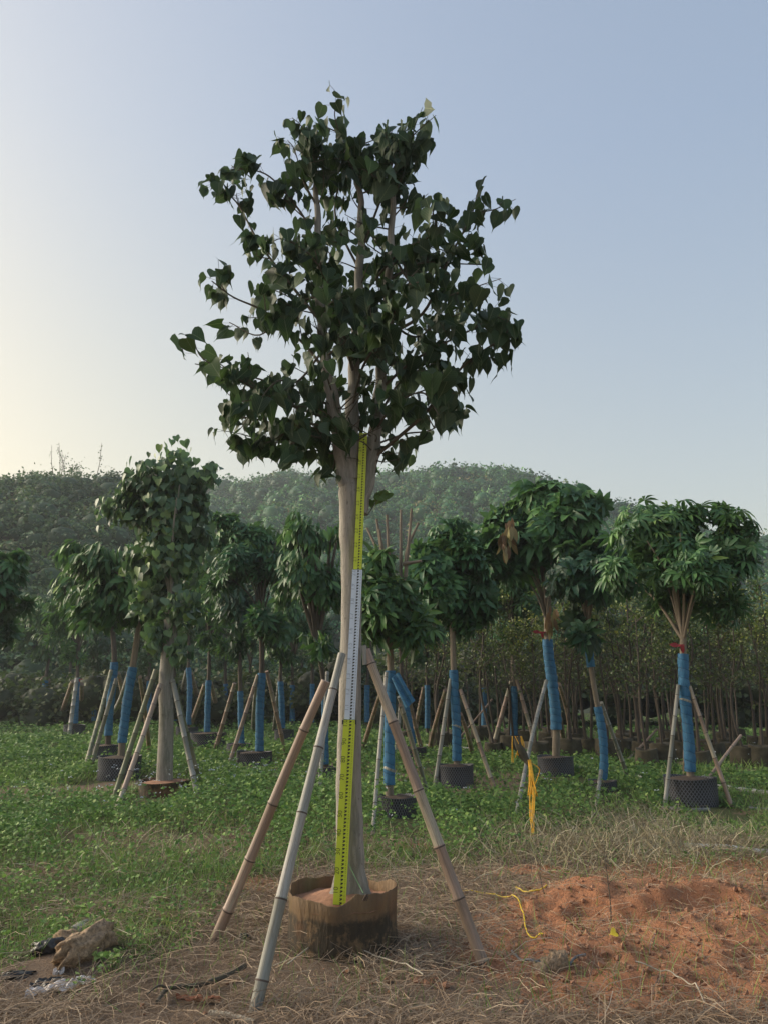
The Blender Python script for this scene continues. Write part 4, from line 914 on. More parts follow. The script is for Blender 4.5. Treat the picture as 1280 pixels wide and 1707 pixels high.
TREES = [
 spec('the rightmost blue-wrapped tree', 'broad leafy tree furthest right, blue-wrapped trunk standing in a wide black net pot', 'wide black net pot furthest right, clear of the weeds',
  [(1130, 1140, 1106, 1345, 'grey', L_), (1148, 1142, 1221, 1345, 'tan', R__), (1146, 1150, 1141, 1300, 'tan', B_)],
  base=(1152, 1340), trunk=[(1150, 1290), (1147, 1230), (1140, 1150), (1138, 1100), (1138, 1062)], w=13, ww=18, kind='palm', ls=.78, n=520, crown=(1125, 950, 86, 80), wrap=(1090, 1286), pot=(1152, 82, 1298), bark='bark_grey', ribbon=(1135, 1076), band=1168,
  extra=[(1155, 852, 28, 14), (1222, 875, 34, 24), (1048, 878, 42, 26), (1190, 1015, 40, 16), (1215, 935, 30, 18), (1030, 960, 35, 20)], stems=7, lumps=9, skirt=False),
 spec('the dead-leaved tree', 'blue-wrapped tree with withered brown leaves hanging in its wide dark crown', 'black net pot under the tree with withered hanging leaves',
  [(910, 1135, 858, 1362, 'grey', L_), (931, 1140, 948, 1226, 'tan', R__), (925, 1160, 938, 1232, 'tan', B_)],
  base=(926, 1292), trunk=[(926, 1262), (926, 1200), (920, 1140), (913, 1085), (911, 1030)], w=13, ww=18, kind='lobed', n=330, crown=(905, 915, 82, 82), wrap=(1066, 1216), pot=(926, 58, 1262), bark='bark_grey', ls=1.35, ribbon=(902, 1054),
  extra=[(965, 850, 40, 26), (850, 860, 26, 16), (975, 920, 40, 26)], dead=[(850, 880, 16), (838, 905, 12), (948, 925, 14), (940, 960, 10), (916, 1030, 16)], stems=5, lumps=8, skirt=False),
 spec('the bent blue-wrapped tree', 'dark-crowned tree with a crooked trunk, blue wrap broken above the bend', 'black net pot half sunk in grass under the crooked tree',
  [(1001, 1170, 1050, 1302, 'grey', R__), (1001, 1285, 992, 1348, 'grey', L_)],
  base=(1004, 1318), trunk=[(1004, 1300), (1006, 1265), (1003, 1220), (994, 1170), (984, 1110), (978, 1050)], w=10, ww=14, kind='lobed', n=150, crown=(983, 970, 44, 55), wrap=(1178, 1300), wrap2=(1064, 1112), leaf='palm_dark', bark='bark_grey', band=None, pot=(1004, 46, 1302)),
 spec('the round dark-crowned tree', 'round dark-crowned tree with straight blue wrap, pot showing a net lattice', 'black net pot with clear lattice below the round dark crown',
  [(751, 1130, 723, 1314, 'grey', L_), (766, 1148, 826, 1317, 'tan', R__), (742, 1150, 716, 1246, 'tan', 'behind and left of'), (767, 1190, 787, 1256, 'tan', 'behind and right of')],
  base=(758, 1312), trunk=[(761, 1275), (760, 1200), (756, 1130), (754, 1060), (753, 1030)], w=11, ww=15, kind='lobed', n=300, crown=(745, 965, 56, 76), wrap=(1117, 1268), pot=(758, 60, 1276), leaf='palm', bark='bark_grey', extra=[(700, 1010, 26, 16), (790, 945, 22, 14), (752, 895, 40, 24)], band=1210),
 spec('the pruned tree beside the big trunk', 'pruned tree with bare cut-back limbs right of the pale trunk, blue flap loose', 'black net pot hidden in weeds right of the pale trunk',
  [(644, 1120, 621, 1392, 'grey', L_), (664, 1160, 717, 1335, 'grey', R__), (636, 1150, 604, 1246, 'tan', 'behind and left of'), (666, 1175, 700, 1282, 'tan', B_)],
  base=(652, 1358), trunk=[(649, 1312), (649, 1230), (651, 1150), (650, 1090), (647, 1040)], w=13, ww=18, kind='palm', n=130, crown=(650, 1030, 42, 60), wrap=(1118, 1308), pot=(662, 62, 1328), bark='bark_grey', flap=True, band=1282,
  bare=[((650, 1010), (628, 865), .1), ((652, 1000), (645, 858), -.1), ((668, 1010), (668, 850), .15), ((672, 990), (686, 848), 0), ((676, 960), (697, 872), .1), ((655, 980), (612, 880), .2), ((672, 940), (702, 935), -.1), ((640, 960), (632, 882), 0)], extra=[(648, 985, 28, 18), (628, 930, 20, 10)]),
 spec('the slim tree behind the blue flap', 'slim leafy tree standing just behind the loose blue wrap flap', 'black net pot of the slim tree behind the blue flap',
  [(678, 1150, 704, 1252, 'tan', R__), (668, 1160, 660, 1262, 'grey', L_)],
  base=(688, 1262), trunk=[(688, 1240), (681, 1200), (673, 1160), (669, 1120), (668, 1060)], w=8, ww=11, kind='lobed', n=90, crown=(676, 1040, 42, 56), wrap=(1140, 1240), leaf='palm_dark', pot=(690, 40, 1246)),
 spec('the tree left of the dead-leaved one', 'blue-wrapped tree with a ragged crown just left of the tree with withered leaves', 'black net pot left of the tree with withered leaves',
  [(851, 1135, 817, 1256, 'tan', L_), (860, 1132, 897, 1258, 'tan', R__)],
  base=(856, 1256), trunk=[(856, 1236), (856, 1150), (854, 1090), (852, 1050)], w=8, ww=12, kind='palm', n=230, crown=(848, 985, 42, 66), wrap=(1144, 1234), pot=(858, 40, 1238), leaf='palm', bark='bark_grey', extra=[(820, 940, 20, 12), (880, 1020, 18, 12)]),
 # ---- left side
 spec('the pale leafy fig', 'heart-leaved fig on the left with thick pale trunk flaring into a brown pot', 'torn orange-brown fabric pot half buried under the left fig',
  [(261, 1115, 187, 1338, 'green', 'rearmost on the left of'), (268, 1140, 190, 1356, 'tan', 'nearest on the left of'), (288, 1132, 333, 1336, 'grey', 'nearest on the right of'), (293, 1150, 338, 1318, 'green', 'rearmost on the right of')],
  base=(276, 1326), trunk=[(275, 1305), (276, 1265), (278, 1200), (277, 1150), (279, 1108), (284, 1060), (287, 1000)], w=25, kind='heart', n=820, crown=(278, 860, 80, 92), pot=(276, 82, 1304), bark='bark', group='potted trees in the nursery rows', extra=[(352, 790, 22, 12), (290, 770, 45, 30), (255, 1000, 38, 90), (305, 1010, 34, 60), (285, 940, 60, 110), (330, 900, 40, 50), (240, 930, 40, 50), (265, 1060, 24, 40), (218, 830, 25, 22), (300, 1080, 20, 16), (280, 845, 60, 90), (275, 910, 50, 60)], stems=7, sw=9.5, lumps=10),
 spec('the leaning blue-wrapped tree', 'blue-wrapped tree leaning right, just left of the pale-trunked leafy fig', 'black net pot full of lattice left of the leafy fig',
  [(215, 1122, 171, 1204, 'grey', 'crossing left of'), (234, 1128, 251, 1262, 'tan', R__), (195, 1130, 148, 1290, 'grey', 'slanting far left of')],
  base=(201, 1298), trunk=[(203, 1258), (205, 1230), (214, 1160), (222, 1112), (230, 1060), (240, 1010)], w=12, ww=15, kind='lance', n=170, crown=(205, 985, 68, 68), wrap=(1112, 1238), pot=(198, 68, 1262), bark='bark_grey', extra=[(170, 950, 40, 22), (225, 930, 30, 18)], leaf='palm'),
 spec('the tree left of the leaning one', 'blue-wrapped tree directly left of the leaning one, crown of long drooping leaves', 'black net pot set just behind the lattice pot',
  [(186, 1118, 139, 1288, 'green', L_), (198, 1122, 210, 1215, 'tan', R__)],
  base=(181, 1262), trunk=[(181, 1230), (184, 1180), (191, 1110), (190, 1070), (186, 1030)], w=10, ww=13, kind='lance', n=120, crown=(148, 985, 42, 60), wrap=(1104, 1226), pot=(178, 46, 1242), extra=[(135, 930, 16, 10)], leaf='palm'),
 spec('the small tree near the left pipe', 'small green-crowned tree nearest the pale pipe on the far left', 'low black net pot nearest the pale pipe on the left',
  [(73, 1130, 39, 1200, 'tan', L_), (82, 1134, 96, 1196, 'tan', R__)],
  base=(72, 1210), trunk=[(72, 1200), (75, 1150), (80, 1110), (84, 1085)], w=6, ww=9, kind='lance', n=120, crown=(85, 1050, 42, 44), wrap=(1133, 1198), pot=(72, 34, 1198), leaf='palm', ls=1.2),
 spec('the red-ribboned far tree', 'small far blue-wrapped tree with a red ribbon and white pole before it', 'black net pot behind the white pole on the left',
  [(129, 1130, 116, 1226, 'grey', F_), (122, 1135, 97, 1208, 'tan', L_), (137, 1140, 141, 1202, 'tan', R__)],
  base=(126, 1224), trunk=[(126, 1208), (128, 1160), (130, 1125), (130, 1090)], w=6, ww=9, kind='palm', n=110, crown=(125, 1040, 34, 46), wrap=(1130, 1206), pot=(124, 34, 1208), ribbon=(133, 1132)),
 spec('the faint far tree', 'faint thin tree between the two small far-left wrapped trees', None,
  [(116, 1126, 81, 1200, 'tan', L_)],
  base=(112, 1202), trunk=[(113, 1185), (117, 1140), (118, 1100)], w=5, ww=7, kind='palm', n=70, crown=(110, 1060, 30, 34), wrap=(1132, 1186), leaf='palm_dark'),
 spec('the thin tree by the leafy fig', 'thin blue-wrapped tree immediately right of the leafy fig trunk', 'black net pot directly behind the leafy fig',
  [(312, 1118, 296, 1198, 'grey', L_), (319, 1122, 340, 1200, 'tan', R__)],
  base=(315, 1224), trunk=[(315, 1208), (317, 1150), (315, 1112), (316, 1070)], w=6, ww=9, kind='palm', n=130, crown=(322, 1010, 36, 64), wrap=(1113, 1208), pot=(312, 36, 1212), leaf='palm_dark'),
 spec('the twin-pot tree', 'blue-wrapped tree second right of the leafy fig, pot topped with straw', 'straw-topped black pot second right of the leafy fig',
  [(342, 1140, 315, 1214, 'tan', L_), (352, 1138, 366, 1192, 'tan', R__)],
  base=(347, 1244), trunk=[(346, 1222), (347, 1170), (349, 1120), (350, 1080)], w=7, ww=10, kind='palm', n=170, crown=(352, 1000, 44, 70), wrap=(1134, 1220), pot=(347, 58, 1222)),
 spec('the tree left of the vase-shaped one', 'dark blue-wrapped tree close left of the vase-shaped one', 'black net pot touching the pot of the vase-shaped tree',
  [(392, 1138, 358, 1252, 'tan', L_)],
  base=(402, 1256), trunk=[(403, 1236), (402, 1190), (401, 1140), (400, 1080)], w=8, ww=10, kind='lance', n=110, crown=(395, 1020, 40, 64), wrap=(1152, 1240), pot=(400, 42, 1240), leaf='palm_dark'),
 spec('the vase-shaped tree', 'vase-shaped tree with many upright stems above a deep blue wrap', 'black net pot overgrown by weeds under the vase-shaped tree',
  [(431, 1124, 381, 1276, 'tan', L_), (445, 1118, 480, 1266, 'tan', R__), (428, 1140, 423, 1216, 'grey', B_)],
  base=(432, 1274), trunk=[(433, 1254), (434, 1180), (437, 1124), (437, 1080), (436, 1040)], w=10, ww=14, kind='palm', n=330, crown=(420, 945, 54, 66), wrap=(1122, 1252), pot=(424, 58, 1254), bark='bark_dark', stems=13, extra=[(380, 960, 24, 24), (465, 935, 26, 22), (400, 890, 24, 14)]),
 spec('the tree right of the vase-shaped one', 'blue-wrapped tree close right of the vase-shaped one, low drooping leaves', 'small square-sided black pot right of the vase-shaped tree',
  [(466, 1135, 457, 1222, 'grey', L_)],
  base=(470, 1236), trunk=[(471, 1216), (470, 1170), (468, 1130), (470, 1090)], w=7, ww=10, kind='lance', n=120, crown=(478, 1050, 38, 50), wrap=(1136, 1214), pot=(474, 32, 1216), leaf='palm'),
 spec('the far slim tree', 'far slim tree glimpsed between the two left bamboo poles and vase-shaped tree', None,
  [(499, 1140, 482, 1200, 'tan', L_)],
  base=(505, 1206), trunk=[(505, 1196), (505, 1150), (504, 1110)], w=5, ww=7, kind='palm', n=70, crown=(505, 1080, 26, 40), wrap=(1150, 1194), leaf='palm_dark'),
 spec('the pruned tree behind the big trunk', 'pruned tree of tall bare upright stems just left of the pale trunk', 'black net pot hidden behind the pale trunk',
  [(546, 1120, 532, 1318, 'grey', L_)],
  base=(545, 1296), trunk=[(543, 1272), (542, 1200), (540, 1140), (532, 1090), (526, 1060)], w=9, ww=11, kind='lance', n=75, crown=(522, 965, 44, 85), wrap=(1142, 1274), pot=(546, 44, 1280), bark='bark_dark',
  bare=[((526, 1060), (503, 872), .1), ((524, 1060), (492, 900), -.1), ((528, 1050), (520, 880), .1), ((530, 1050), (536, 892), 0), ((534, 1050), (552, 880), .1), ((528, 1060), (512, 930), -.15), ((536, 1040), (561, 905), -.1)], extra=[(505, 885, 26, 16), (485, 890, 16, 8)], leaf='palm'),
 spec('the cropped far-left tree', 'leafy tree at the far left edge with only its drooping crown in view', None, [],
  base=(-14, 1290), trunk=[(-14, 1260), (-12, 1150), (-8, 1080), (-8, 1050)], w=12, ww=16, kind='lobed', n=130, crown=(-8, 990, 40, 58), wrap=(1120, 1262), leaf='palm', extra=[(8, 940, 16, 8)]),
 # extra back-row trees
spec('a', 'small back-row tree standing in the gap right of the red-ribboned far tree', None, [], base=(158, 1214), trunk=[(158, 1200), (158, 1150), (158, 1110)], w=6, ww=9, kind='lance', n=90, crown=(158, 1060, 34, 44), wrap=(1138, 1202), leaf='palm_dark'),
spec('b', 'back-row leafy tree glimpsed right behind the pale leafy fig crown', None, [], base=(292, 1212), trunk=[(292, 1200), (292, 1150), (291, 1110)], w=6, ww=9, kind='lance', n=90, crown=(330, 1050, 40, 50), wrap=(1140, 1202), leaf='palm'),
spec('c', 'back-row tree seen between the vase-shaped tree and its left neighbour', None, [], base=(418, 1208), trunk=[(418, 1196), (418, 1150), (418, 1110)], w=6, ww=9, kind='palm', n=90, crown=(418, 1060, 44, 44), wrap=(1142, 1198), leaf='palm_dark'),
spec('d', 'back-row tree with low crown between the vase-shaped tree and bare-stemmed one', None, [], base=(488, 1214), trunk=[(488, 1200), (488, 1150), (488, 1110)], w=6, ww=9, kind='palm', n=110, crown=(500, 1020, 46, 60), wrap=(1142, 1202), leaf='palm'),
spec('e', 'back-row tree whose crown shows just right of the pale trunk', None, [], base=(612, 1216), trunk=[(612, 1202), (612, 1150), (614, 1110)], w=6, ww=9, kind='lobed', n=100, crown=(622, 1030, 34, 56), wrap=(1142, 1204), leaf='palm_dark'),
spec('f', 'back-row tree between the round dark-crowned tree and its right neighbour', None, [], base=(806, 1232), trunk=[(806, 1216), (806, 1150), (806, 1110)], w=6, ww=9, kind='palm', n=100, crown=(802, 1020, 36, 50), wrap=(1146, 1218), leaf='palm_dark'),
 # ---- second rows, seen between the first ones
 spec('the left gap tree', 'slender dark tree seen between the leaning tree and the leafy fig', None, [(246, 1130, 236, 1205, 'tan', L_)],
  base=(250, 1216), trunk=[(250, 1200), (249, 1150), (250, 1105)], w=6, ww=8, kind='palm', n=100, crown=(250, 1050, 40, 56), wrap=(1135, 1205), leaf='palm_dark'),
 spec('the centre gap tree', 'slender dark tree seen between the twin-pot tree and vase-shaped one', None, [(378, 1140, 366, 1202, 'tan', L_)],
  base=(376, 1212), trunk=[(376, 1200), (377, 1150), (376, 1105)], w=6, ww=8, kind='palm', n=100, crown=(378, 1035, 40, 56), wrap=(1140, 1202), leaf='palm_dark'),
 spec('the tree behind the left bamboo tops', 'dark leafy tree in the back row behind the tops of the bamboo poles', None, [],
  base=(520, 1216), trunk=[(520, 1200), (521, 1150), (521, 1105)], w=6, ww=8, kind='palm', n=120, crown=(522, 1040, 46, 60), wrap=(1140, 1204), leaf='palm_dark'),
 spec('the far tree right of the big trunk', 'dark leafy tree in the back row filling the gap right of the slim tree', None, [(706, 1145, 690, 1222, 'tan', L_)],
  base=(712, 1228), trunk=[(712, 1212), (712, 1150), (710, 1100)], w=6, ww=9, kind='lobed', n=110, crown=(706, 1040, 40, 52), wrap=(1142, 1214), leaf='palm_dark'),
]
for s in TREES:
    if not s.get('band'): s['band'] = None
    nursery_tree(s)

# bent tree: the upper half of its wrap is a separate length of cloth
# ================================================================== SAPLINGS AT THE BACK RIGHT
def sapling_proto(i):
    H = rng.uniform(2.9, 3.6); t = empty('nursery_sapling', (0, 0, 0), 'x', 'sapling'); mt, mf = MB(), MB()
    stems = 1 if i % 3 else 2
    for s_ in range(stems):
        a = rng.uniform(0, 6.28); w0 = np.array([math.cos(a), math.sin(a), 0]) * .06 * (stems - 1)
        p = smooth_path([w0, w0 * 2 + [rng.normal(0, .05), rng.normal(0, .05), H * .3], w0 * 3 + [rng.normal(0, .09), rng.normal(0, .09), H * .6], w0 * 3 + [rng.normal(0, .12), rng.normal(0, .12), H * .93]], 5)
        tube(mt, p, np.linspace(.034, .008, len(p)) * rng.uniform(.8, 1.25), 7)
        for b in range(22):
            f = rng.uniform(.36, .99); k = f * (len(p) - 1); j = min(int(k), len(p) - 2); q = p[j] + (p[j + 1] - p[j]) * (k - j)
            d = norm(np.array([rng.normal(), rng.normal(), rng.uniform(.25, 1.3)])); L = rng.uniform(.35, .8) * (1.15 - .5 * f); e = q + d * L
            sp_ = smooth_path([q, (q + e) / 2 + rng.normal(0, .04, 3), e], 3); tube(mt, sp_, np.linspace(.009, .003, len(sp_)), 4, cap=False)
            for c in range(3):
                o_ = sp_[rng.integers(2, len(sp_))]; e2 = o_ + norm(d + rng.normal(0, .7, 3)) * rng.uniform(.12, .3); tube(mt, [o_, e2], [.004, .002], 3, cap=False)
                n = int(rng.integers(3, 9) * (2.6 if f > .66 else .8)); pos = o_ + (e2 - o_) * rng.uniform(0, 1.15, (n, 1)) + rng.normal(0, .035, (n, 3))
                inst(mf, DIAM[0] * [1.05, 1, 1], DIAM[1], pos, frames(norm(rng.normal(0, .8, (n, 3)) + [0, 0, -.4]), norm(rng.normal(0, .6, (n, 3)) + [0, 0, .8])), rng.uniform(.045, .095, n), np.clip(rng.beta(2, 3, n) + .55 * (f - .62), 0, 1))
    mt.build('trunk', M['bark_dark'], (0, 0, 0), t); mf.build('foliage', M['small'], (0, 0, 0), t)
    return t
protos = [sapling_proto(i) for i in range(6)]
def copy_tree(o):
    c = o.copy(); sc.collection.objects.link(c)
    for ch in o.children:
        d = ch.copy(); sc.collection.objects.link(d); d.parent = c
    return c
def bag_proto():
    mb = MB(); lathe(mb, [(.20, -.03), (.22, .04), (.225, .16), (.21, .30), (.215, .33), (.20, .325), (.12, .31), (.001, .32)], (0, 0, 0), 14, rmod=lambda r_, z_, a: (r_ * (1 + .08 * np.sin(4 * a + 1) + .04 * np.sin(7 * a + z_ * 9)), z_ + .02 * np.sin(2 * a) * (z_ > .2)))
    return mb.build('grow_bag', M['olive'])
bag0 = bag_proto(); used = [False] * 6; bagused = False
SL = 'thin dark-stemmed sapling in the dense rows at the back right'
sap = []
for row, (y0, x0, x1, st) in enumerate([(14.2, 4.4, 9.4, .62), (15.6, 3.2, 10.4, .66), (17.2, 2.2, 11.2, .7), (19, 1.2, 12.4, .75), (21, .9, 13.5, .85), (23.2, .6, 14.6, .95)]):
    x = x0
    while x < x1: sap.append((x + rng.normal(0, .13), y0 + rng.normal(0, .22) + .05 * x, row)); x += st * rng.uniform(.8, 1.25)
for i, (x, y, row) in enumerate(sap):
    j = int(rng.integers(0, 6)); o = protos[j] if not used[j] else copy_tree(protos[j]); used[j] = True
    z = float(gz(x, y)); s_ = rng.uniform(.85, 1.12) * (1.0 if row else .93); o.location = (x, y, z + .22); o.rotation_euler = (rng.normal(0, .04), rng.normal(0, .04), rng.uniform(0, 6.28)); o.scale = (s_, s_, s_)
    tag(o, SL, 'sapling', 'saplings in dense rows at the back right')
    if row < 5:
        b = bag0 if not bagused else bag0.copy()
        if bagused: sc.collection.objects.link(b)
        bagused = True; b.location = (x, y, z); b.rotation_euler = (0, 0, rng.uniform(0, 6.28)); q = rng.uniform(.85, 1.15); b.scale = (q, q, q * rng.uniform(.8, 1.1))
        tag(b, 'dark grow bag at the foot of a sapling in the back right rows', 'grow bag', 'grow bags under the saplings')

for (ax_, ay_, bx_, by_, lab) in [(1235, 1225, 1168, 1305, 'bamboo pole lying slanted among the grow bags on the far right'), (1095, 1215, 1040, 1268, 'pole slanting between the bent tree and rightmost tree'),
                                  (820, 1165, 755, 1240, 'thin bamboo pole slanting behind the round-crowned tree')]:
    b = gp(bx_, by_); bamboo(b, P(ax_, ay_, b[1] + .5), .026, .022, M['bamboo_tan'], lab, 'loose slanted poles at the back right', .3, .01, ax_)

# ================================================================== FAR BAMBOO ON THE LEFT RIDGE
def bamboo_clump(tops, arch, Y, label):
    bx, by = tops[0][0]; c = P(bx, by + 12, Y); t = empty('bamboo_clump', c, label, 'bamboo', 'bamboo on the left ridge'); mc, ml = MB(), MB()
    for (b, tp, bend) in tops + arch:
        p0, p1 = P(b[0], b[1] + 14, Y), P(tp[0], tp[1], Y); md = (p0 + p1) / 2 + np.array([bend, 0, abs(bend) * .6]); p = smooth_path([p0, md, p1], 10)
        tube(mc, p, np.linspace(.035, .010, len(p)), 5)
        dense = (b, tp, bend) in arch; n = 260 if dense else 26; f = rng.uniform(.25 if dense else .3, 1, n) * (len(p) - 1.01); i = f.astype(int); q = p[i] + (p[i + 1] - p[i]) * (f - i)[:, None] + rng.normal(0, .28 if dense else .10, (n, 3))
        inst(ml, DIAM[0] * [.7, 1, 1], DIAM[1], q, frames(norm(rng.normal(0, .6, (n, 3)) + [0, 0, -.6]), rand_dir(n)), rng.uniform(.12, .26, n) * (1 if dense else .8))
    mc.build('culms', M['twig'], c, t); ml.build('foliage', M['shrub'], c, t)
bamboo_clump([((95, 800), (87, 742), -.2), ((98, 800), (99, 738), .1), ((105, 802), (96, 745), .3), ((100, 800), (104, 752), .1), ((116, 800), (110, 758), -.3)], [((120, 800), (128, 775), .2), ((80, 805), (60, 792), -.4)], 57, 'left clump of tall bare bamboo tips rising from the hazy left ridge')
bamboo_clump([((156, 800), (170, 738), .15)], [((150, 805), (200, 795), .6), ((160, 805), (185, 790), .3), ((190, 815), (208, 800), .2), ((145, 805), (120, 795), -.4)], 56, 'single leaning bamboo tip with arching foliage on the left ridge')

# ================================================================== PIPES, TWINE, LITTER
def ground_line(pts, dz=.02, n=6):
    p = smooth_path([G(a, b) for a, b in pts], n); p[:, 2] = gz(p[:, 0], p[:, 1]) + dz; return p
def lay(name, pts, r, mat, label, cat, dz=.02, group=None, seg=8):
    p = ground_line(pts, dz); mb = MB(); tube(mb, p, r, seg); return tag(mb.build(name, mat, p[0]), label, cat, group)
lay('irrigation_pipe', [(700, 1243), (765, 1249), (840, 1256), (940, 1276), (1030, 1290), (1085, 1302), (1130, 1306), (1190, 1313), (1235, 1320), (1300, 1328)], .035, M['pipe'], 'long pale irrigation pipe running behind the right-hand pots', 'pipe')
lay('irrigation_pipe', [(-20, 1199), (60, 1197), (170, 1199), (300, 1201)], .05, M['pipe'], 'pale pipe along the edge of the weeds at the far left', 'pipe', .06)
lay('pipe_offcut', [(1103, 1350), (1140, 1354), (1182, 1353)], .022, M['pipe_grey'], 'grey pipe offcut in front of the rightmost net pot', 'pipe', .02)
lay('pipe_offcut', [(1248, 1351), (1300, 1353)], .026, M['pipe_grey'], 'grey pipe offcut at the right edge beyond the straw', 'pipe', .02)
lay('buried_hose', [(1140, 1417), (1200, 1421), (1300, 1426)], .035, M['pipe'], 'pale hose half buried in straw at the right edge above the red soil', 'hose', .015)
# orange twine hanging on the pole of the dead-leaved tree
hb = P(881, 1272, 9.3); mb = MB(); g = np.random.default_rng(5)
for i in range(14):
    x0 = g.uniform(-.03, .03); e = P(886 + g.uniform(-7, 9), 1325 + g.uniform(-4, 3), 8.5)
    tube(mb, smooth_path([hb + [x0 * .6, -.04, .04], (hb + e) / 2 + [g.normal(0, .015), -.06, 0], e], 4), .006, 5)
for i in range(7):
    a = P(880 + g.uniform(-1, 12), 1312, 8.6); e = P(885 + g.uniform(-3, 7), 1412 - g.uniform(0, 10), 7.35); e[2] = max(e[2], float(gz(e[0], e[1])) + .01)
    tube(mb, smooth_path([a, (a + e) / 2 + [g.normal(0, .02), 0, 0], e], 4), .0045, 5)
tube(mb, smooth_path([hb + [.03, -.03, .0], P(897, 1280, 9.2), P(898, 1288, 9.2), P(890, 1310, 9.2)], 5), .005, 5)
tag(mb.build('hanging_twine', M['twine'], hb), 'bright orange twine bundle hanging from a bamboo pole down to the grass', 'twine')
mb = MB(); g1 = P(861, 1230, 9.35); g2 = P(873, 1262, 9.3)
tube(mb, smooth_path([g1, (g1 + g2) / 2 + [-.01, -.01, 0], g2, P(884, 1276, 9.25)], 4), [.045] * 4 + [.05] * 3 + [.05, .045, .04, .035, .03, .025], 10, rmod=lambda t, a, p: 1 + .18 * np.sin(5 * a + 8 * t))
gl = mb.build('twine_hank', M['olive'], g1); mb = MB()
for i in range(9):
    u = g1 + [g.uniform(-.06, .06), -.03, .02]; tube(mb, smooth_path([u, u + [g.normal(0, .02), -.03, -.10], u + [g.normal(0, .03), -.02, -.2 - g.uniform(0, .1)]], 3), .005, 5)
mb.build('loose_twine', M['twine'], g1, gl); tag(gl, 'olive rag with orange twine tied at the top of the hanging bundle', 'rag')
lay('yellow_twine', [(760, 1492), (790, 1493), (830, 1500), (862, 1512), (872, 1535), (880, 1562), (905, 1568)], .004, M['ytwine'], 'yellow twine trailing over the dry grass right of the pot', 'twine', .03, seg=6)
lay('yellow_twine', [(860, 1494), (880, 1502), (900, 1503), (912, 1500)], .005, M['ytwine'], 'short yellow twine knot lying on the dry grass near the red soil', 'twine', .04, seg=6)
# yellow leaf on the soil
c = G(1018, 1577, .02); mb = MB(); inst(mb, HEART[0] * [1.3, 1, 1], HEART[1], np.array([c + [.03, 0, .03]]), frames(norm(np.array([[-.9, -.3, -.1]])), norm(np.array([[.1, -.7, .7]]))), np.array([.038]))
tag(mb.build('yellow_leaf', M['yleaf'], c), 'small bright yellow leaf lying on the red soil', 'leaf')
# dark sunken grow bag in the soil
c = G(915, 1608); mb = MB()
lathe(mb, [(.08, -.02), (.09, .01), (.09, .03), (.08, .048), (.07, .05), (.05, .052), (.03, .056), (.001, .056)], c, 26, rmod=lambda r_, z_, a: (r_ * (1 + .14 * np.sin(2 * a + .6) + .10 * np.sin(5 * a) + .06 * np.sin(9 * a + z_ * 60)), z_ + .03 * np.sin(a + 2) * (z_ > .045) + .012 * np.sin(7 * a + r_ * 90) * (z_ > .04)))
bg_ = mb.build('root_clump', M['burlap'], c); mb = MB()
p = ground_line([(852, 1578), (868, 1598), (900, 1607), (935, 1608), (975, 1596)], .012); tube(mb, p, .007, 6); mb.build('torn_edge', M['pipe_grey'], c, bg_)
tag(bg_, 'small dark brown root clump with a torn grey edge beside the red soil', 'root clump')
# dry stalks
def stalk(pts, label, r=.004):
    b = G(*pts[0]); p = [b] + [P(a, c_, b[1] + .02 * i) for i, (a, c_) in enumerate(pts[1:])]; p = smooth_path(p, 4); mb = MB(); tube(mb, p, np.linspace(r, r * .4, len(p)), 5)
    for i in (len(p) // 2, len(p) * 2 // 3, len(p) - 3): tube(mb, [p[i], p[i] + [rng.normal(0, .04), 0, .06]], [r * .5, r * .3], 4)
    tag(mb.build('dry_stalk', M['twig'], b), label, 'stalk', 'dry stalks')
stalk([(908, 1505), (903, 1478), (899, 1455), (900, 1432)], 'dark dry stalk standing left of the red soil below the orange twine')
stalk([(1018, 1540), (1016, 1500), (1010, 1450), (1006, 1410)], 'thin green-grey stalk standing up out of the red soil berm')
stalk([(1268, 1490), (1271, 1462), (1270, 1440)], 'short red-brown stalk at the right edge of the red soil')
# left litter: bamboo stump, burlap roots, plastic
bamboo(G(118, 1578, .03), P(174, 1524, G(150, 1535)[1] + .35), .034, .033, M['bamboo_grey'], 'cut bamboo length lying in the grass at the lower left', None, .22, .0, 77, 12)
def lump(name, px, py, rx, ry, rz, mat, label, cat, seed, yaw=0, tail=0.0, amp=.25):
    import bmesh
    c = G(px, py); iv, it = ico(); b = bmesh.new(); bmesh.ops.create_icosphere(b, subdivisions=4, radius=1); V = np.array([v.co[:] for v in b.verts]); b.verts.ensure_lookup_table(); T = np.array([[v.index for v in f.verts] for f in b.faces]); b.free()
    nz = fbm(V[:, 0] * 1.9 + seed * 7, V[:, 1] * 1.9 + V[:, 2] * 1.6 + seed, 4) - .5; rid = np.abs(fbm(V[:, 0] * 3 + seed, V[:, 1] * 3 + V[:, 2] * 2.5, 3) - .5)
    V = V * (1 + amp * 2 * nz - amp * 1.6 * rid)[:, None] * [rx, ry, rz]; V[:, 2] += rz * .35
    cy_, sy_ = math.cos(yaw), math.sin(yaw); V = np.stack([V[:, 0] * cy_ - V[:, 1] * sy_, V[:, 0] * sy_ + V[:, 1] * cy_, V[:, 2]], -1)
    mb = MB().add(V + c, T); return tag(mb.build(name, mat, c), label, cat)
lump('burlap_bundle', 140, 1612, .21, .085, .09, M['burlap'], 'crumpled tan burlap bundle beside the cut bamboo at the lower left', 'burlap', 3, 1.05, amp=.55)
lump('burlap_scrap', 112, 1596, .07, .05, .055, M['burlap'], 'small brown burlap scrap between the black plastic and the tan bundle', 'burlap', 5, .3, amp=.4)
lump('black_plastic_scrap', 80, 1604, .085, .05, .05, M['black'], 'crumpled black plastic scrap left of the burlap bundle', 'plastic scrap', 8, .2, amp=.5)
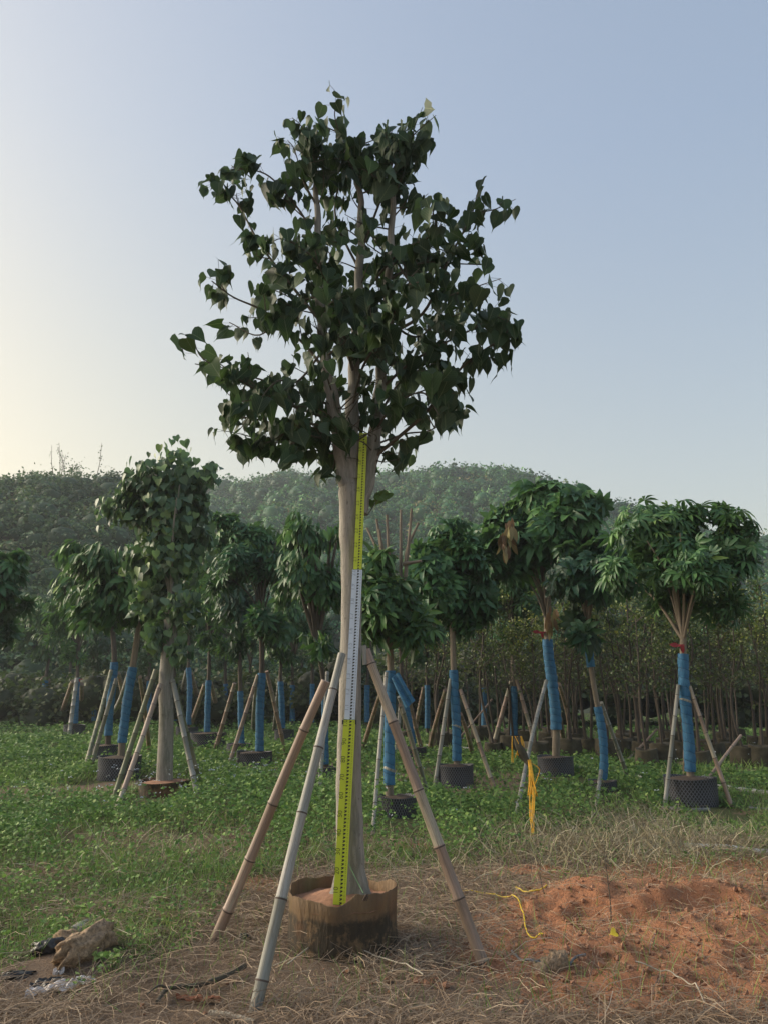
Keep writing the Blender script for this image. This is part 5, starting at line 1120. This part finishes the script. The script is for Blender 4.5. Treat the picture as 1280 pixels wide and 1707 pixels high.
lump('black_plastic_scrap', 22, 1632, .09, .05, .02, M['black'], 'flat black plastic scrap at the left edge in the grass', 'plastic scrap', 9, .2, amp=.5)
def sheet(name, px, py, sx, sy, mat, label, cat, seed, yaw=0, h=.03):
    c = G(px, py); u = np.linspace(-1, 1, 26); U, W = np.meshgrid(u, u, indexing='ij'); ed = 1 + .35 * (fbm(np.arctan2(U, W) * 1.3 + seed, U * 0 + seed, 3) - .5)
    X = U * sx * ed; Y = W * sy * ed; Xr = X * math.cos(yaw) - Y * math.sin(yaw) + c[0]; Yr = X * math.sin(yaw) + Y * math.cos(yaw) + c[1]
    Z = gz(Xr, Yr) + .012 + h * 2.2 * np.abs(fbm(U * 2.2 + seed, W * 3 + seed, 3) - .42)
    i = np.arange(25)[:, None] * 26; j = np.arange(25)[None]; Q = np.stack([i + j, i + 26 + j, i + 27 + j, i + j + 1], -1).reshape(-1, 4)
    V = np.stack([Xr, Yr, Z], -1).reshape(-1, 3); mb = MB().add(V, Q).add(V - [0, 0, .002], Q[:, ::-1]); return tag(mb.build(name, mat, c), label, cat)
sheet('plastic_film', 86, 1660, .10, .035, M['film'], 'pale crumpled plastic film on the bare soil at the lower left', 'plastic film', 3, .35, .05)
sheet('plastic_film', 142, 1648, .045, .02, M['film'], 'tiny pale plastic film scrap right of the larger film', 'plastic film', 6, .3)
sheet('white_tag', 97, 1634, .022, .02, M['film'], 'small whitish folded scrap above the crumpled film', 'paper scrap', 11, .8, .03)
sheet('black_film', 78, 1648, .07, .04, M['black'], 'dark plastic under the pale crumpled film', 'plastic film', 13, .3, .035)
# fallen branch and bark
p = ground_line([(262, 1682), (280, 1662), (330, 1655), (375, 1642), (408, 1628)], .03); mb = MB(); tube(mb, p, np.linspace(.009, .014, len(p)) * (1 + .15 * np.sin(np.arange(len(p)) * 2.2)), 9)
tube(mb, smooth_path([p[6], p[6] + [-.03, -.05, .03], p[6] + [-.06, -.12, .02]], 3), [.007, .006, .005, .005, .004, .003, .003][:7], 6)
tag(mb.build('fallen_branch', M['twig'], p[0]), 'fallen dark crooked branch lying left of the grey pole foot', 'branch')
sheet('bark_strip', 330, 1672, .10, .018, M['barkred'], 'reddish bark strip lying below the fallen branch', 'bark', 21, -.1, .03)
p = ground_line([(350, 1697), (385, 1703), (425, 1712)], .02); mb = MB(); tube(mb, p, .013, 9); tag(mb.build('pale_stick', M['wood_pale'], p[0]), 'pale stick at the bottom below the reddish bark', 'stick')
lump('dead_leaf_heap', 408, 1567, .035, .03, .03, M['black'], 'dark curled dead leaf beside the foot of the far left pole', 'leaf', 31, .5, amp=.6)
p = ground_line([(730, 1540), (755, 1545), (790, 1547)], .02); mb = MB(); tube(mb, p, .007, 7); tag(mb.build('wood_splinter', M['barkred'], p[0]), 'reddish wood splinter on the dry grass left of the right pole', 'stick')
# long dead grass stems lying against the pot
for i, (q, lab) in enumerate([([(500, 1598), (540, 1578), (560, 1573), (600, 1588)], 'bent dead grass stem arching against the front of the brown pot'), ([(600, 1602), (650, 1622), (705, 1650)], 'long dead grass stem trailing right from the brown pot'),
                              ([(478, 1632), (520, 1600), (545, 1582)], 'long dead grass stem trailing left from the brown pot'), ([(1195, 1690), (1160, 1660), (1120, 1640), (1060, 1630)], 'long dead stem lying across the lower right grass')]):
    lay('dead_grass_stalk', q, .0035, M['wood_pale'], lab, 'dry stalk', .05, 'long dead stems on the ground', 5)
# small leafy weed with yellow-green leaves in the left grass
def sprig(px, py, h, n, label):
    b = G(px, py); mb = MB(); ml = MB()
    for s_ in range(3):
        e = b + [rng.normal(0, .06), rng.normal(0, .05), h * rng.uniform(.7, 1)]; p = smooth_path([b, (b + e) / 2 + rng.normal(0, .01, 3), e], 4); tube(mb, p, .0025, 5)
        k = n // 3; f = rng.uniform(.3, 1, k) * (len(p) - 1.01); i = f.astype(int); q = p[i]; dd = norm(rng.normal(0, 1, (k, 3)) * [1, 1, .3]); inst(ml, HEART[0] * [.9, 1, 1], HEART[1], q, frames(dd, norm(rng.normal(0, .3, (k, 3)) + [0, -.3, 1])), rng.uniform(.025, .05, k), rng.uniform(.7, 1, k))
    t = empty('leafy_weed', b, label, 'weed', 'taller leafy weeds'); mb.build('stem', M['weed'], b, t); ml.build('foliage', M['weed'], b, t)
sprig(298, 1452, .20, 24, 'taller yellow-green leafy weed left of the far left pole')
sprig(134, 1542, .12, 18, 'small bright leafy weed just above the cut bamboo')
sprig(95, 1560, .10, 15, 'small bright leafy weed left of the cut bamboo')
sprig(190, 1625, .09, 24, 'low leafy weed right of the burlap bundle')
for a_, b_, c_ in ((135, 1615, .20), (85, 1625, .13), (60, 1650, .15), (30, 1640, .08)): v_ = G(a_, b_); POTS.append((v_[0], v_[1], c_))
build_cover()
